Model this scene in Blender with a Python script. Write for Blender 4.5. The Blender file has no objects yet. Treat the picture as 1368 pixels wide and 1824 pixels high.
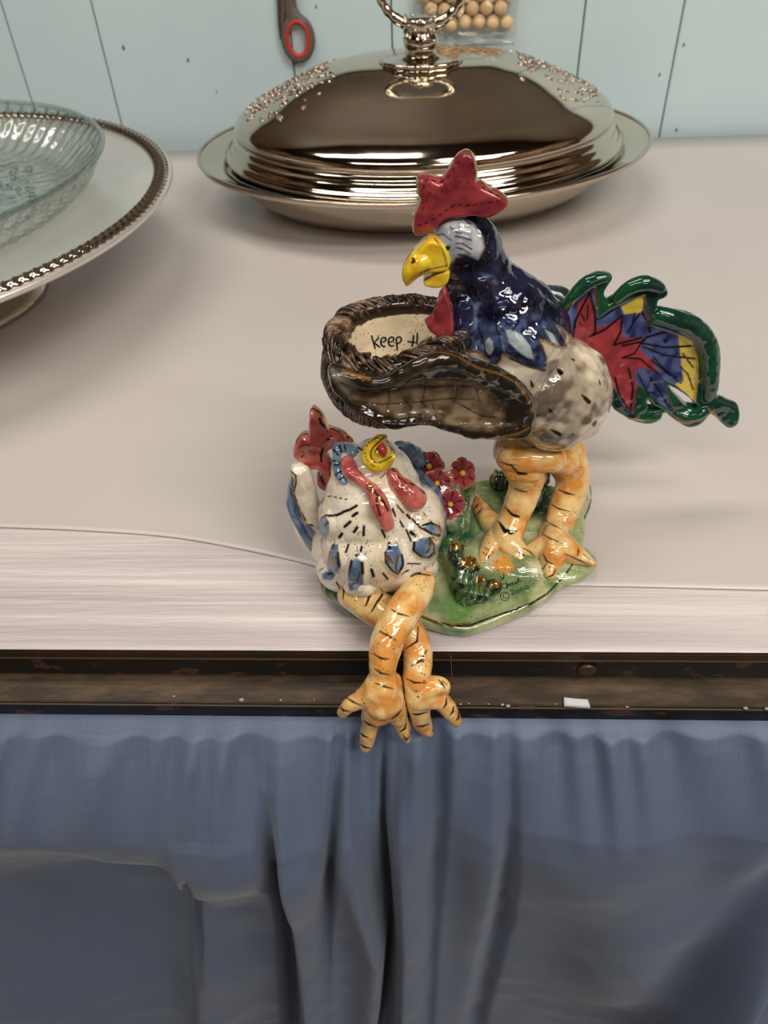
import bpy, bmesh, math, random
import numpy as np
from mathutils import Vector, Matrix
from mathutils.bvhtree import BVHTree
from mathutils.geometry import tessellate_polygon
random.seed(4)
rng = np.random.default_rng(4)
SC = bpy.context.scene
COL = SC.collection

def S(r, g, b, a=1.0):
    f = lambda c: (c/255/12.92) if c/255 <= 0.04045 else ((c/255+0.055)/1.055)**2.4
    return (f(r), f(g), f(b), a)

# ------------------------------------------------------------------ camera
F = 1370.0                     # focal length in pixels of the 1368x1824 frame
CAM = np.array([0.0, -0.206, 0.270])
_up = -np.array([78, -1498, -F]); _up = _up/np.linalg.norm(_up)
_x = np.array([1., 0, 0]); _x -= _x.dot(_up)*_up; _x /= np.linalg.norm(_x)
_y = np.cross(_up, _x)
_yaw = math.radians(-2.0)
_X = math.cos(_yaw)*_x + math.sin(_yaw)*_y
ROT = np.array([_X, np.cross(_up, _X), _up])       # camera vector -> world vector
RIGHT, UPV, FWD = ROT[:, 0], ROT[:, 1], -ROT[:, 2]
cd = bpy.data.cameras.new('camera'); cam = bpy.data.objects.new('camera', cd); COL.objects.link(cam)
cam.matrix_world = Matrix.Translation(Vector(CAM)) @ Matrix([list(r) for r in ROT]).to_4x4()
cd.sensor_fit = 'VERTICAL'; cd.sensor_height = 36.0; cd.lens = F/1824*36.0
cd.clip_start = 0.01; cd.clip_end = 20
cd.dof.use_dof = True; cd.dof.focus_distance = 0.325; cd.dof.aperture_fstop = 17
SC.camera = cam

# ------------------------------------------------------------------ light and exposure
w = bpy.data.worlds.new('world'); SC.world = w; w.use_nodes = True
w.node_tree.nodes['Background'].inputs[0].default_value = (0.80, 0.78, 0.74, 1)
w.node_tree.nodes['Background'].inputs[1].default_value = 0.35
SC.view_settings.view_transform = 'Standard'; SC.view_settings.look = 'None'
SC.view_settings.gamma = 1.0; SC.view_settings.use_curve_mapping = False
SC.view_settings.exposure = 0.0
def tube_light(x, y, z, sx, sy, power, rz=0, col=(1, .94, .86)):
    l = bpy.data.lights.new('ceiling_lamp', 'AREA'); l.shape = 'RECTANGLE'; l.size = sx; l.size_y = sy
    l.energy = power; l.color = col
    o = bpy.data.objects.new('ceiling_lamp', l); COL.objects.link(o); o.location = (x, y, z); o.rotation_euler = (0, 0, rz)
    return o
tube_light(-0.55, 0.10, 1.60, 1.15, 0.07, 5.5)
tube_light(-0.55, 0.26, 1.60, 1.15, 0.07, 5.5)
tube_light(0.85, -0.35, 1.60, 1.15, 0.07, 5.0)
tube_light(0.85, -0.50, 1.60, 1.15, 0.07, 5.0)
tube_light(-0.6, -1.20, 1.60, 1.15, 0.07, 7.0)
tube_light(-0.6, -1.36, 1.60, 1.15, 0.07, 7.0)
tube_light(1.0, -0.95, 1.60, 1.15, 0.07, 15.0)
tube_light(1.0, -1.10, 1.60, 1.15, 0.07, 15.0)
tube_light(1.1, -2.70, 1.60, 1.15, 0.07, 14.0)

# ------------------------------------------------------------------ pixel <-> world helpers
def ray(px, py):
    return ROT @ np.array([px-684., 912.-py, -F])
def at(px, py, Y):
    r = ray(px, py); return CAM + r*((Y-CAM[1])/r[1])
def on(px, py, z):
    r = ray(px, py); return CAM + r*((z-CAM[2])/r[2])
def depth(p):
    return float((np.asarray(p)-CAM) @ FWD)
def proj(P):
    Q = (np.asarray(P)-CAM) @ ROT
    return 684 - Q[:, 0]*F/Q[:, 2]*1.0, 912 + Q[:, 1]*F/Q[:, 2]
def Z(s, ox, oy, pts):
    return [(ox+p[0]/s, oy+p[1]/s) + tuple(p[2:]) for p in pts]

# ------------------------------------------------------------------ object helpers
ORG = {}
def thing(name, label, cat, loc=(0, 0, 0), group=None):
    o = bpy.data.objects.new(name, None); COL.objects.link(o); o.location = loc
    o.empty_display_size = 0.02
    o['label'] = label; o['category'] = cat
    if group: o['group'] = group
    ORG[o.name] = np.array(loc, float); return o
def tag(o, label=None, cat=None, group=None, kind=None):
    if label: o['label'] = label
    if cat: o['category'] = cat
    if group: o['group'] = group
    if kind: o['kind'] = kind
    return o
def link(name, me, m, parent=None, org=None):
    """me holds world coordinates; shift them to the object's origin"""
    if parent is not None: base = ORG[parent.name]
    else: base = np.array(org if org is not None else (0, 0, 0), float)
    n = len(me.vertices); co = np.empty(n*3, np.float32); me.vertices.foreach_get('co', co)
    co = co.reshape(-1, 3) - base; me.vertices.foreach_set('co', co.astype(np.float32).ravel()); me.update()
    o = bpy.data.objects.new(name, me); COL.objects.link(o); ORG[o.name] = base
    if parent is not None: o.parent = parent
    else: o.location = base
    if m is not None: me.materials.append(m)
    return o
def mesh(verts, faces, smooth=True):
    me = bpy.data.meshes.new('m'); me.from_pydata([tuple(map(float, v)) for v in verts], [], faces)
    me.validate(); me.update()
    if smooth: me.polygons.foreach_set('use_smooth', [True]*len(me.polygons))
    return me
def box(name, lo, hi, m, parent=None, bevel=0, org=None):
    bm = bmesh.new(); bmesh.ops.create_cube(bm, size=1)
    lo = np.array(lo, float); hi = np.array(hi, float)
    for v in bm.verts: v.co = Vector((lo+hi)/2 + np.array(v.co)*(hi-lo))
    if bevel: bmesh.ops.bevel(bm, geom=bm.edges[:], offset=bevel, segments=2, affect='EDGES')
    me = bpy.data.meshes.new(name); bm.to_mesh(me); bm.free()
    return link(name, me, m, parent, org)
def grid_faces(nu, nv, closed_u=False):
    f = []
    for j in range(nv-1):
        for i in range(nu if closed_u else nu-1):
            a = j*nu+i; b = j*nu+(i+1) % nu
            f.append((a, b, b+nu, a+nu))
    return f
def loft(rings, cap0=True, cap1=True):
    n = len(rings[0]); V = [p for r in rings for p in r]; f = grid_faces(n, len(rings), True)
    if cap0: f.append(tuple(range(n))[::-1])
    if cap1: f.append(tuple(range(n*(len(rings)-1), n*len(rings))))
    return V, f
def catmull(P, n, closed=False):
    P = [np.asarray(p, float) for p in P]; out = []; m = len(P)
    segs = m if closed else m-1
    for i in range(segs):
        g = (lambda k: P[k % m]) if closed else (lambda k: P[min(max(k, 0), m-1)])
        a, b, c, d = g(i-1), g(i), g(i+1), g(i+2)
        for k in range(n):
            t = k/n
            out.append(0.5*((2*b)+(c-a)*t+(2*a-5*b+4*c-d)*t*t+(3*b-a-3*c+d)*t**3))
    if not closed: out.append(P[-1])
    return out
def tube(P, R, sides=10, closed=False):
    P = [np.asarray(p, float) for p in P]; n = len(P)
    if np.isscalar(R): R = [R]*n
    rings = []; nrm = None
    for i in range(n):
        if closed: t = P[(i+1) % n]-P[i-1]
        else: t = P[min(i+1, n-1)]-P[max(i-1, 0)]
        t = t/(np.linalg.norm(t)+1e-12)
        if nrm is None:
            h = np.array([0, 0, 1.]) if abs(t[2]) < .9 else np.array([1., 0, 0]); nrm = np.cross(t, h)
        nrm = nrm - nrm.dot(t)*t; nrm /= np.linalg.norm(nrm)+1e-12
        b = np.cross(t, nrm)
        rings.append([P[i]+R[i]*(math.cos(a)*nrm+math.sin(a)*b) for a in np.linspace(0, 2*math.pi, sides, endpoint=False)])
    if closed:
        V = [p for r in rings for p in r]; f = grid_faces(sides, n, True)
        for i in range(sides):
            a = (n-1)*sides+i; b = (n-1)*sides+(i+1) % sides; f.append((a, b, (i+1) % sides, i))
        return V, f
    return loft(rings)
def merge(parts):
    V = []; Fc = []
    for v, f in parts:
        o = len(V); V += list(v); Fc += [tuple(i+o for i in q) for q in f]
    return V, Fc
_ico = {}
def ico(sub=2):
    if sub not in _ico:
        bm = bmesh.new(); bmesh.ops.create_icosphere(bm, subdivisions=sub, radius=1)
        _ico[sub] = ([np.array(v.co) for v in bm.verts], [tuple(v.index for v in f.verts) for f in bm.faces]); bm.free()
    return _ico[sub]
def ellipsoid(c, ax, sub=3):
    V, f = ico(sub); A = np.array(ax)          # rows: the three semi-axis vectors
    return [np.asarray(c)+v @ A for v in V], f
def sphere(c, r, sub=3): return ellipsoid(c, np.eye(3)*r, sub)
# -- shapes described by picture measurements at a chosen distance Y
def ball(px, py, Y, r, sub=3):
    c = at(px, py, Y); return sphere(c, r*depth(c)/F, sub)
def egg(px, py, Y, rx, ry, d, ang=0, sub=4):
    c = at(px, py, Y); k = depth(c)/F; a = math.radians(ang)
    e1 = (math.cos(a)*RIGHT+math.sin(a)*UPV)*rx*k; e2 = (-math.sin(a)*RIGHT+math.cos(a)*UPV)*ry*k
    return ellipsoid(c, [e1, e2, FWD*d], sub)
def limb(pts, world=False):
    """chain of (px,py,Y,r px): spheres joined by cones"""
    C = []
    if len(pts) > 2: pts = [tuple(p) for p in catmull([np.array(p, float) for p in pts], 3)]
    for p in pts:
        if world: C.append((np.array(p[:3], float), p[3]))
        else:
            c = at(*p[:3]); C.append((c, p[3]*depth(c)/F))
    out = [sphere(c, r, 3) for c, r in C]
    for (a, ra), (b, rb) in zip(C, C[1:]):
        out.append(tube([a, b], [ra, rb], 20))
    return merge(out)
def gnd(px, py, z, r):
    c = on(px, py, z); return (c[0], c[1], c[2], r*depth(c)/F)
def inset(P, d):
    n = len(P); A = sum(P[i][0]*P[(i+1) % n][1]-P[(i+1) % n][0]*P[i][1] for i in range(n)); s = 1 if A > 0 else -1
    out = []
    for i in range(n):
        a, b, c = map(np.array, (P[i-1], P[i], P[(i+1) % n]))
        e1 = (b-a)/(np.linalg.norm(b-a)+1e-9); e2 = (c-b)/(np.linalg.norm(c-b)+1e-9)
        m = np.array([-(e1[1]+e2[1]), e1[0]+e2[0]])*s; L = np.linalg.norm(m)
        m = m/(L+1e-9); k = 1/max(.5, L/2)
        out.append(tuple(b+m*d*k))
    return out
def plate(poly, Yf, T, puff=4, holes=()):
    """puffy slab whose outline is poly (px) at distance Yf(px), half thickness T (m)"""
    if not callable(Yf): y0 = Yf; Yf = lambda px, py: y0
    poly = [tuple(p) for p in catmull([np.array(q[:2], float) for q in poly], 5, True)]
    layers = [(-1, puff), (-.62, puff*.42), (0, 0), (.62, puff*.42), (1, puff)]
    loops = [list(poly)] + [list(h) for h in holes]
    V = []; Fc = []; starts = []
    for (t, d) in layers:
        st = []
        for li, L in enumerate(loops):
            Q = inset(L, d if li == 0 else -d*.5); st.append(len(V))
            for (q, o) in zip(Q, L):
                V.append(at(q[0], q[1], Yf(*o)) + np.array([0, 1, 0])*t*T)
        starts.append(st)
    for k in range(len(layers)-1):
        for li, L in enumerate(loops):
            n = len(L); a0 = starts[k][li]; b0 = starts[k+1][li]
            for i in range(n):
                j = (i+1) % n; Fc.append((a0+i, a0+j, b0+j, b0+i))
    tri = tessellate_polygon([[Vector((x, y, 0)) for x, y in (p[:2] for p in L)] for L in loops])
    e = starts[-1][0]
    for t in tri:
        Fc.append(tuple(t)); Fc.append(tuple(i+e for i in t)[::-1])
    bm = bmesh.new(); vs = [bm.verts.new(Vector(v)) for v in V]
    for f in Fc:
        try: bm.faces.new([vs[i] for i in f])
        except ValueError: pass
    bmesh.ops.recalc_face_normals(bm, faces=bm.faces[:])
    bm.verts.index_update()
    out = ([np.array(v.co) for v in bm.verts], [tuple(v.index for v in f.verts) for f in bm.faces]); bm.free()
    return out

# ------------------------------------------------------------------ noise, paint, sculpt
def _h(i):
    i = (i.astype(np.int64)*374761393) & 0xffffffff
    i = ((i ^ (i >> 13))*1274126177) & 0xffffffff
    return ((i ^ (i >> 16)) & 0xffff)/65535.0
def vnoise(P, scale, seed=0):
    Q = P*scale+seed*17.3; I = np.floor(Q).astype(np.int64); f = Q-I; f = f*f*(3-2*f); r = 0
    for dx in (0, 1):
        for dy in (0, 1):
            for dz in (0, 1):
                h = _h((I[:, 0]+dx)*73856093 ^ (I[:, 1]+dy)*19349663 ^ (I[:, 2]+dz)*83492791)
                r = r + h*(f[:, 0] if dx else 1-f[:, 0])*(f[:, 1] if dy else 1-f[:, 1])*(f[:, 2] if dz else 1-f[:, 2])
    return r
def segdist(u, v, pts, wid):
    """min over segments of (distance - halfwidth); pts may carry widths as 3rd entry"""
    best = np.full(u.shape, 1e9)
    pts = [p if len(p) > 2 else (p[0], p[1], wid) for p in pts]
    if len(pts) == 1: pts = pts*2
    for a, b in zip(pts, pts[1:]):
        dx, dy = b[0]-a[0], b[1]-a[1]; L = dx*dx+dy*dy+1e-9
        t = np.clip(((u-a[0])*dx+(v-a[1])*dy)/L, 0, 1)
        d = np.hypot(u-a[0]-t*dx, v-a[1]-t*dy) - (a[2]+(b[2]-a[2])*t)/2
        best = np.minimum(best, d)
    return best
def inpoly(u, v, P):
    ins = np.zeros(u.shape, bool); n = len(P)
    for i in range(n):
        x1, y1 = P[i][:2]; x2, y2 = P[(i+1) % n][:2]
        if y1 == y2: continue
        c = ((y1 > v) != (y2 > v)) & (u < (x2-x1)*(v-y1)/(y2-y1)+x1); ins ^= c
    return ins
def pmask(u, v, P, feather=1.0):
    lo = np.min(np.array([p[:2] for p in P]), 0)-feather-2; hi = np.max(np.array([p[:2] for p in P]), 0)+feather+2
    sel = (u > lo[0]) & (u < hi[0]) & (v > lo[1]) & (v < hi[1]); m = np.zeros(u.shape)
    if not sel.any(): return m
    us, vs = u[sel], v[sel]; d = segdist(us, vs, [p[:2] for p in P]+[P[0][:2]], 0); ins = inpoly(us, vs, P)
    m[sel] = np.clip(.5+np.where(ins, d, -d)/(2*feather), 0, 1); return m
def smask(u, v, P, w, feather=.8):
    A = np.array([p[:2] for p in P]); pad = 12+w
    sel = (u > A[:, 0].min()-pad) & (u < A[:, 0].max()+pad) & (v > A[:, 1].min()-pad) & (v < A[:, 1].max()+pad)
    m = np.zeros(u.shape)
    if sel.any(): m[sel] = np.clip(.5-segdist(u[sel], v[sel], P, w)/(2*feather), 0, 1)
    return m
BLK = S(22, 20, 20, 0); GOLD = S(205, 160, 70, .95)
def sculpt(name, parts, m, parent, voxel=.0005, smooth=4, base=S(200, 190, 170, 0), ops=(), lump=.0, lump_s=250, mottle=None, extra=None, infl=.00028):
    V, f = merge(parts) if isinstance(parts, list) else parts
    me = mesh(V, f); tmp = bpy.data.objects.new('tmp', me); COL.objects.link(tmp)
    r = tmp.modifiers.new('r', 'REMESH'); r.mode = 'VOXEL'; r.voxel_size = voxel; r.adaptivity = 0
    s = tmp.modifiers.new('s', 'SMOOTH'); s.factor = .5; s.iterations = smooth
    dg = bpy.context.evaluated_depsgraph_get(); ev = tmp.evaluated_get(dg)
    out = bpy.data.meshes.new_from_object(ev, depsgraph=dg); bpy.data.objects.remove(tmp)
    out.name = name
    n = len(out.vertices); co = np.empty(n*3, np.float32); out.vertices.foreach_get('co', co); co = co.reshape(-1, 3).astype(float)
    nm = np.empty(n*3, np.float32); out.vertices.foreach_get('normal', nm); nm = nm.reshape(-1, 3).astype(float)
    co = co + nm*infl
    lowm = (co[:, 1] > -.001) & (co[:, 2] > -.02); co[lowm, 2] = np.maximum(co[lowm, 2], .0016)
    if lump:
        co = co + nm*((vnoise(co, lump_s)-.5)*2*lump)[:, None] + nm*((vnoise(co, lump_s*2.3, 5)-.5)*lump)[:, None]
    u, v = proj(co); face = np.einsum('ij,ij->i', nm, co-CAM) < 0
    c = np.tile(np.array(base, float), (n, 1))
    if mottle:
        for (col2, sc, lo, hi, amt, seed) in mottle:
            t = np.clip((vnoise(co, sc, seed)*.65+vnoise(co, sc*2.7, seed+3)*.35-lo)/(hi-lo), 0, 1)*amt
            c[:] = c*(1-t[:, None])+np.array(col2)*t[:, None]
    disp = np.zeros(n)
    for op in ops:
        k = op[0]
        if k == 'poly':
            mk = pmask(u, v, op[1], op[3] if len(op) > 3 else 1.); cc = np.array(op[2])
            c = c*(1-mk[:, None])+cc*mk[:, None]
            if len(op) > 4: disp += mk*op[4]
        elif k == 'npoly':      # polygon with mottled colour
            mk = pmask(u, v, op[1], op[4] if len(op) > 4 else 1.); t = np.clip((vnoise(co, op[5] if len(op) > 5 else 260, 9)-.3)/.4, 0, 1)[:, None]
            cc = np.array(op[2])*(1-t)+np.array(op[3])*t; c = c*(1-mk[:, None])+cc*mk[:, None]
            if len(op) > 6: disp += mk*op[6]
        elif k == 'line':
            mk = smask(u, v, op[1], op[2])*face; cc = np.array(op[3] if len(op) > 3 else BLK)
            c = c*(1-mk[:, None])+cc*mk[:, None]
            if len(op) > 4: disp += mk*op[4]
    if extra is not None: c, disp = extra(co, nm, u, v, face, c, disp)
    co = co + nm*disp[:, None]
    lowm = (co[:, 1] > -.001) & (co[:, 2] > -.02); co[lowm, 2] = np.maximum(co[lowm, 2], .0016)
    out.vertices.foreach_set('co', co.astype(np.float32).ravel())
    at_ = out.color_attributes.new('Col', 'FLOAT_COLOR', 'POINT')
    at_.data.foreach_set('color', np.clip(c, 0, 1).astype(np.float32).ravel())
    out.polygons.foreach_set('use_smooth', [True]*len(out.polygons)); out.materials.clear(); out.update()
    return link(name, out, m, parent)
def bvh(o):
    b = ORG[o.name]; return BVHTree.FromPolygons([Vector(np.array(v.co)+b) for v in o.data.vertices], [tuple(p.vertices) for p in o.data.polygons])
def surf(tree, px, py, lift=0.):
    d = ray(px, py); d = d/np.linalg.norm(d); h = tree.ray_cast(Vector(CAM), Vector(d))
    if h[0] is None: return None
    return np.array(h[0])-d*lift

# ------------------------------------------------------------------ materials
class NT:
    def __init__(s, name):
        s.m = bpy.data.materials.new(name); s.m.use_nodes = True; s.t = s.m.node_tree
        s.b = s.t.nodes['Principled BSDF']; s.tc = s.t.nodes.new('ShaderNodeTexCoord')
    def n(s, typ, **k):
        x = s.t.nodes.new(typ)
        for a, b in k.items():
            if a.startswith('i_'):
                key = a[2:]; key = int(key) if key.isdigit() else key.replace('_', ' ')
                x.inputs[key].default_value = b
            else: setattr(x, a, b)
        return x
    def l(s, a, b): s.t.links.new(a, b)
    def noise(s, scale, detail=3, rough=.5, vec=None, stretch=None):
        x = s.n('ShaderNodeTexNoise', i_Scale=scale, i_Detail=detail, i_Roughness=rough)
        v = s.tc.outputs['Object']
        if stretch:
            mp = s.n('ShaderNodeMapping'); mp.inputs['Scale'].default_value = stretch; s.l(v, mp.inputs[0]); v = mp.outputs[0]
        s.l(v, x.inputs['Vector']); return x.outputs['Fac']
    def ramp(s, fac, stops):
        x = s.n('ShaderNodeValToRGB'); e = x.color_ramp.elements
        while len(e) < len(stops): e.new(.5)
        for el, (p, c) in zip(e, stops): el.position = p; el.color = c
        s.l(fac, x.inputs[0]); return x.outputs[0]
    def mix(s, fac, a, b, mode='MIX'):
        x = s.n('ShaderNodeMix', data_type='RGBA', blend_type=mode)
        for v, i in ((fac, 0), (a, 6), (b, 7)):
            if hasattr(v, 'links'): s.l(v, x.inputs[i])
            else: x.inputs[i].default_value = v
        return x.outputs[2]
    def bump(s, h, strength, dist):
        x = s.n('ShaderNodeBump'); x.inputs['Strength'].default_value = strength; x.inputs['Distance'].default_value = dist
        s.l(h, x.inputs['Height']); s.l(x.outputs[0], s.b.inputs['Normal'])
    def p(s, **k):
        for a, b in k.items(): s.b.inputs[a.replace('_', ' ')].default_value = b
        return s
def plain(name, col, rough=.5, metal=0., **k):
    t = NT(name); t.b.inputs['Base Color'].default_value = col; t.b.inputs['Roughness'].default_value = rough
    t.b.inputs['Metallic'].default_value = metal; t.p(**k); return t.m
def glaze(name, speck=.0, speck_scale=420, water=.25, rough=.07, bump=.25):
    """glossy painted ceramic: paint comes from the hand-painted vertex colours, plus pooled glaze and fine speckle"""
    t = NT(name); a = t.n('ShaderNodeAttribute', attribute_name='Col')
    c = a.outputs['Color']
    w_ = t.ramp(t.noise(170, 3, .55), [(.3, (1-water,)*3+(1,)), (.7, (1+water*.35,)*3+(1,))])
    c = t.mix(1.0, c, w_, 'MULTIPLY')
    if speck > 0:
        vo = t.n('ShaderNodeTexVoronoi', i_Scale=speck_scale); t.l(t.tc.outputs['Object'], vo.inputs['Vector'])
        sep = t.n('ShaderNodeSeparateColor'); t.l(vo.outputs['Color'], sep.inputs[0])
        mr = t.n('ShaderNodeMath', operation='MULTIPLY'); t.l(sep.outputs[0], mr.inputs[0]); mr.inputs[1].default_value = .34*speck
        lt = t.n('ShaderNodeMath', operation='LESS_THAN'); t.l(vo.outputs['Distance'], lt.inputs[0]); t.l(mr.outputs[0], lt.inputs[1])
        g = t.ramp(t.noise(60, 2), [(.42, (0, 0, 0, 1)), (.56, (1, 1, 1, 1))])
        m2 = t.n('ShaderNodeMath', operation='MULTIPLY'); t.l(lt.outputs[0], m2.inputs[0]); t.l(g, m2.inputs[1])
        c = t.mix(m2.outputs[0], c, S(60, 45, 25))
    t.l(c, t.b.inputs['Base Color']); t.l(a.outputs['Alpha'], t.b.inputs['Metallic'])
    t.b.inputs['Roughness'].default_value = rough; t.b.inputs['Coat Weight'].default_value = .6
    t.b.inputs['Coat Roughness'].default_value = .03
    t.bump(t.noise(330, 2, .5), bump, .0006)
    return t.m
GZ = glaze('glazed_ceramic', 0, water=.25)
GZS = glaze('speckled_ceramic', .9, 1100, water=.14)
GZL = glaze('leg_ceramic', .9, 1000, water=.12)
GZR = glaze('red_glaze', .5, 900, water=.3)
GZT = glaze('rough_twig_ceramic', 0, water=.5, rough=.14, bump=.9)

def silver(name, col, rough, b=.0):
    t = NT(name); n = t.noise(9, 4, .6)
    t.l(t.ramp(n, [(.3, tuple(c*.86 for c in col[:3])+(1,)), (.7, col)]), t.b.inputs['Base Color'])
    t.b.inputs['Metallic'].default_value = 1
    r = t.n('ShaderNodeMapRange'); t.l(t.noise(25, 4, .6), r.inputs[0]); r.inputs[3].default_value = rough*.6; r.inputs[4].default_value = rough*1.6
    t.l(r.outputs[0], t.b.inputs['Roughness'])
    if b: t.bump(t.noise(14, 2, .4), b, .004)
    return t.m
SILVER = silver('silver_plate', (.68, .60, .49, 1), .07, .30)
SILVERT = silver('tray_silver', (.90, .87, .83, 1), .30, .1)
SILVERT.node_tree.nodes['Principled BSDF'].inputs['Metallic'].default_value = .7
SILVERD = silver('tarnished_silver', (.62, .52, .43, 1), .13)

# ================================================================== THE ROOM
t = NT('wall_paint')
c = t.ramp(t.noise(3, 4, .6), [(.3, S(196, 217, 222)), (.7, S(206, 226, 230))]); t.l(c, t.b.inputs['Base Color'])
t.b.inputs['Roughness'].default_value = .42; t.bump(t.noise(60, 4, .6), .12, .002); WALLM = t.m
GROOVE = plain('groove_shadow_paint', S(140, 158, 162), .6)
t = NT('ceiling_boards'); t.l(t.ramp(t.noise(4, 4, .6, stretch=(1, 8, 1)), [(.3, S(44, 32, 14)), (.7, S(84, 62, 30))]), t.b.inputs['Base Color'])
t.b.inputs['Roughness'].default_value = .6; CEILM = t.m
t = NT('rear_room'); t.l(t.ramp(t.noise(2.2, 4, .7), [(.38, S(48, 32, 22)), (.5, S(120, 84, 52)), (.62, S(168, 150, 128))]), t.b.inputs['Base Color'])
t.b.inputs['Roughness'].default_value = .7; REARM = t.m
t = NT('floor_concrete'); t.l(t.ramp(t.noise(6, 4, .6), [(.3, S(38, 34, 32)), (.7, S(58, 52, 48))]), t.b.inputs['Base Color'])
t.b.inputs['Roughness'].default_value = .6; FLOORM = t.m
ZF, ZC = -.76, 1.66
tag(box('floor', (-2, -3, ZF-.03), (2, .80, ZF), FLOORM), kind='structure')
tag(box('ceiling', (-2, -3, ZC), (2, .80, ZC+.03), CEILM), kind='structure')
tag(box('wall_left', (-2.03, -3, ZF), (-2, .80, ZC), REARM), kind='structure')
tag(box('wall_right', (2, -3, ZF), (2.03, .80, ZC), REARM), kind='structure')
tag(box('wall_rear', (-2, -3.03, ZF), (2, -3, ZC), REARM), kind='structure')
# panelled wall behind the table, turned a little against the table
WSL = -.038
wy = lambda x: .6955 + WSL*x
def wall_slab(name, x0, x1, z0, z1, y0, y1, m, parent=None, bev=0):
    bm = bmesh.new(); bmesh.ops.create_cube(bm, size=1)
    for v in bm.verts:
        x = x0 if v.co.x < 0 else x1; yy = y0 if v.co.y < 0 else y1; z = z0 if v.co.z < 0 else z1
        v.co = (x, wy(x)+yy, z)
    if bev: bmesh.ops.bevel(bm, geom=[e for e in bm.edges if abs(e.verts[0].co.z-e.verts[1].co.z) > .1], offset=bev, segments=2, affect='EDGES')
    me = bpy.data.meshes.new(name); bm.to_mesh(me); bm.free(); return link(name, me, m, parent)
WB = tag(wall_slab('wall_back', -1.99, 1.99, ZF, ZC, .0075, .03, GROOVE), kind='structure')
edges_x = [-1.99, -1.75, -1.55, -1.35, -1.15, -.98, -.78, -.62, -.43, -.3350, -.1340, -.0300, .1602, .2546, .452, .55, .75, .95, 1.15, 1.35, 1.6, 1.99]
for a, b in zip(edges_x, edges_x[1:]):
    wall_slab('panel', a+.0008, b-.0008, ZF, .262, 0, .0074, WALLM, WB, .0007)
tag(wall_slab('trim_1', -1.99, 1.99, .2625, .290, -.012, .0074, CEILM, None), kind='structure')
for k in range(9): wall_slab('board', -1.99, 1.99, .291+k*.152, .291+k*.152+.1505, -.004, .0074, CEILM, WB)
pk = []
for (px, py, r) in [(220, 85, 3.2), (335, 107, 2.6), (563, 12, 2.2), (386, 163, 1.6), (527, 112, 2.8), (1218, 80, 2.2), (1175, 133, 2.2), (1205, 231, 2.4)]:
    p = at(px, py, .70); p = at(px, py, wy(p[0])-.0002)
    pk.append(ellipsoid(p, [(r*.00055, 0, 0), (0, .0003, 0), (0, 0, r*.0009)], 1))
V, f = merge(pk); tag(link('paint_chip', mesh(V, f), plain('chip', S(110, 125, 128), .7), WB), kind='stuff')

# ================================================================== TABLE
def rusty(name, dark, brown, lo, hi, scale, rough=.35, stretch=(1, 1, 1)):
    t = NT(name); n = t.noise(scale, 6, .65, stretch=stretch)
    t.l(t.ramp(n, [(lo, dark), (hi, brown)]), t.b.inputs['Base Color']); t.b.inputs['Roughness'].default_value = rough
    t.bump(n, .25, .001); return t.m
RIM = rusty('dark_lacquer', S(34, 22, 16), S(52, 34, 24), .4, .6, 60, .3, (.3, 1, 1))
FACE = rusty('chipped_lacquer', S(10, 8, 8), S(66, 42, 30), .56, .60, 110, .32, (.45, 1, 1))
LEDGE = rusty('rusted_ledge', S(58, 48, 38), S(98, 80, 62), .42, .66, 90, .45, (.3, 1, 1))
BLACK = plain('black_steel', S(8, 7, 7), .4)
TB = thing('display_table', 'long display table with dark chipped metal edge rails under white paper', 'table', (0, 0, ZF))
box('tabletop', (-1.2, .004, -.024), (1.2, .664, -.0008), plain('tabletop_board', S(120, 100, 80), .6), TB)
box('rim', (-1.2, -.0010, -.0052), (1.2, .0035, -.0012), RIM, TB, .0006)
box('upper_rail', (-1.2, .0000, -.0190), (1.2, .0038, -.0053), FACE, TB, .0004)
box('recess', (-1.2, .0030, -.0235), (1.2, .0200, -.0192), BLACK, TB)
box('ledge', (-1.2, -.0130, -.0235), (1.2, .0028, -.0215), LEDGE, TB, .0004)
box('lower_rail', (-1.2, -.0140, -.0312), (1.2, -.0115, -.0222), FACE, TB, .0005)
EDGE_GLINT = plain('painted_edge_glint', S(120, 98, 76), .3, .6)  # added bronze strips: highlight lines along rim and ledge put into colour
box('glint_strip', (-1.2, -.0014, -.0058), (1.2, -.0008, -.0053), EDGE_GLINT, TB)
box('glint_strip', (-1.2, -.0143, -.0228), (1.2, -.0136, -.0223), EDGE_GLINT, TB)
for x in (-1.15, 1.15):
    for y in (.06, .60):
        box('leg', (x-.02, y-.02, ZF), (x+.02, y+.02, -.0245), BLACK, TB, .002)
# bolt head on the rail, dust and paint chips on the ledge
p = at(1045, 1193, -.0006)
r1 = [[p+np.array([math.cos(a)*.0044*k, -d, math.sin(a)*.0035*k]) for a in np.linspace(0, 2*math.pi, 28, endpoint=False)] for k, d in ((1, -.0006), (1, .0004), (.8, .0011), (.3, .0013))]
V, f = loft(r1); link('bolt_head', mesh(V, f), plain('bolt_steel', S(58, 40, 32), .35), TB)
cp = []
for (px, py, r) in [(820, 1254, 3.2), (835, 1253, 2), (895, 1255, 4), (905, 1257, 5), (870, 1254, 2), (1328, 1261, 5), (1366, 1262, 5), (990, 1254, 2), (1117, 1259, 3), (310, 1240, 3), (430, 1246, 6), (500, 1247, 3), (560, 1246, 2)]:
    c0 = on(px, py, -.0213)
    cp.append(ellipsoid(c0, [(r*.00026, 0, 0), (0, r*.0002, 0), (0, 0, .0003)], 1))
V, f = merge(cp); tag(link('paint_flake', mesh(V, f), plain('flake', S(150, 150, 140), .8), TB), kind='stuff')
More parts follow.
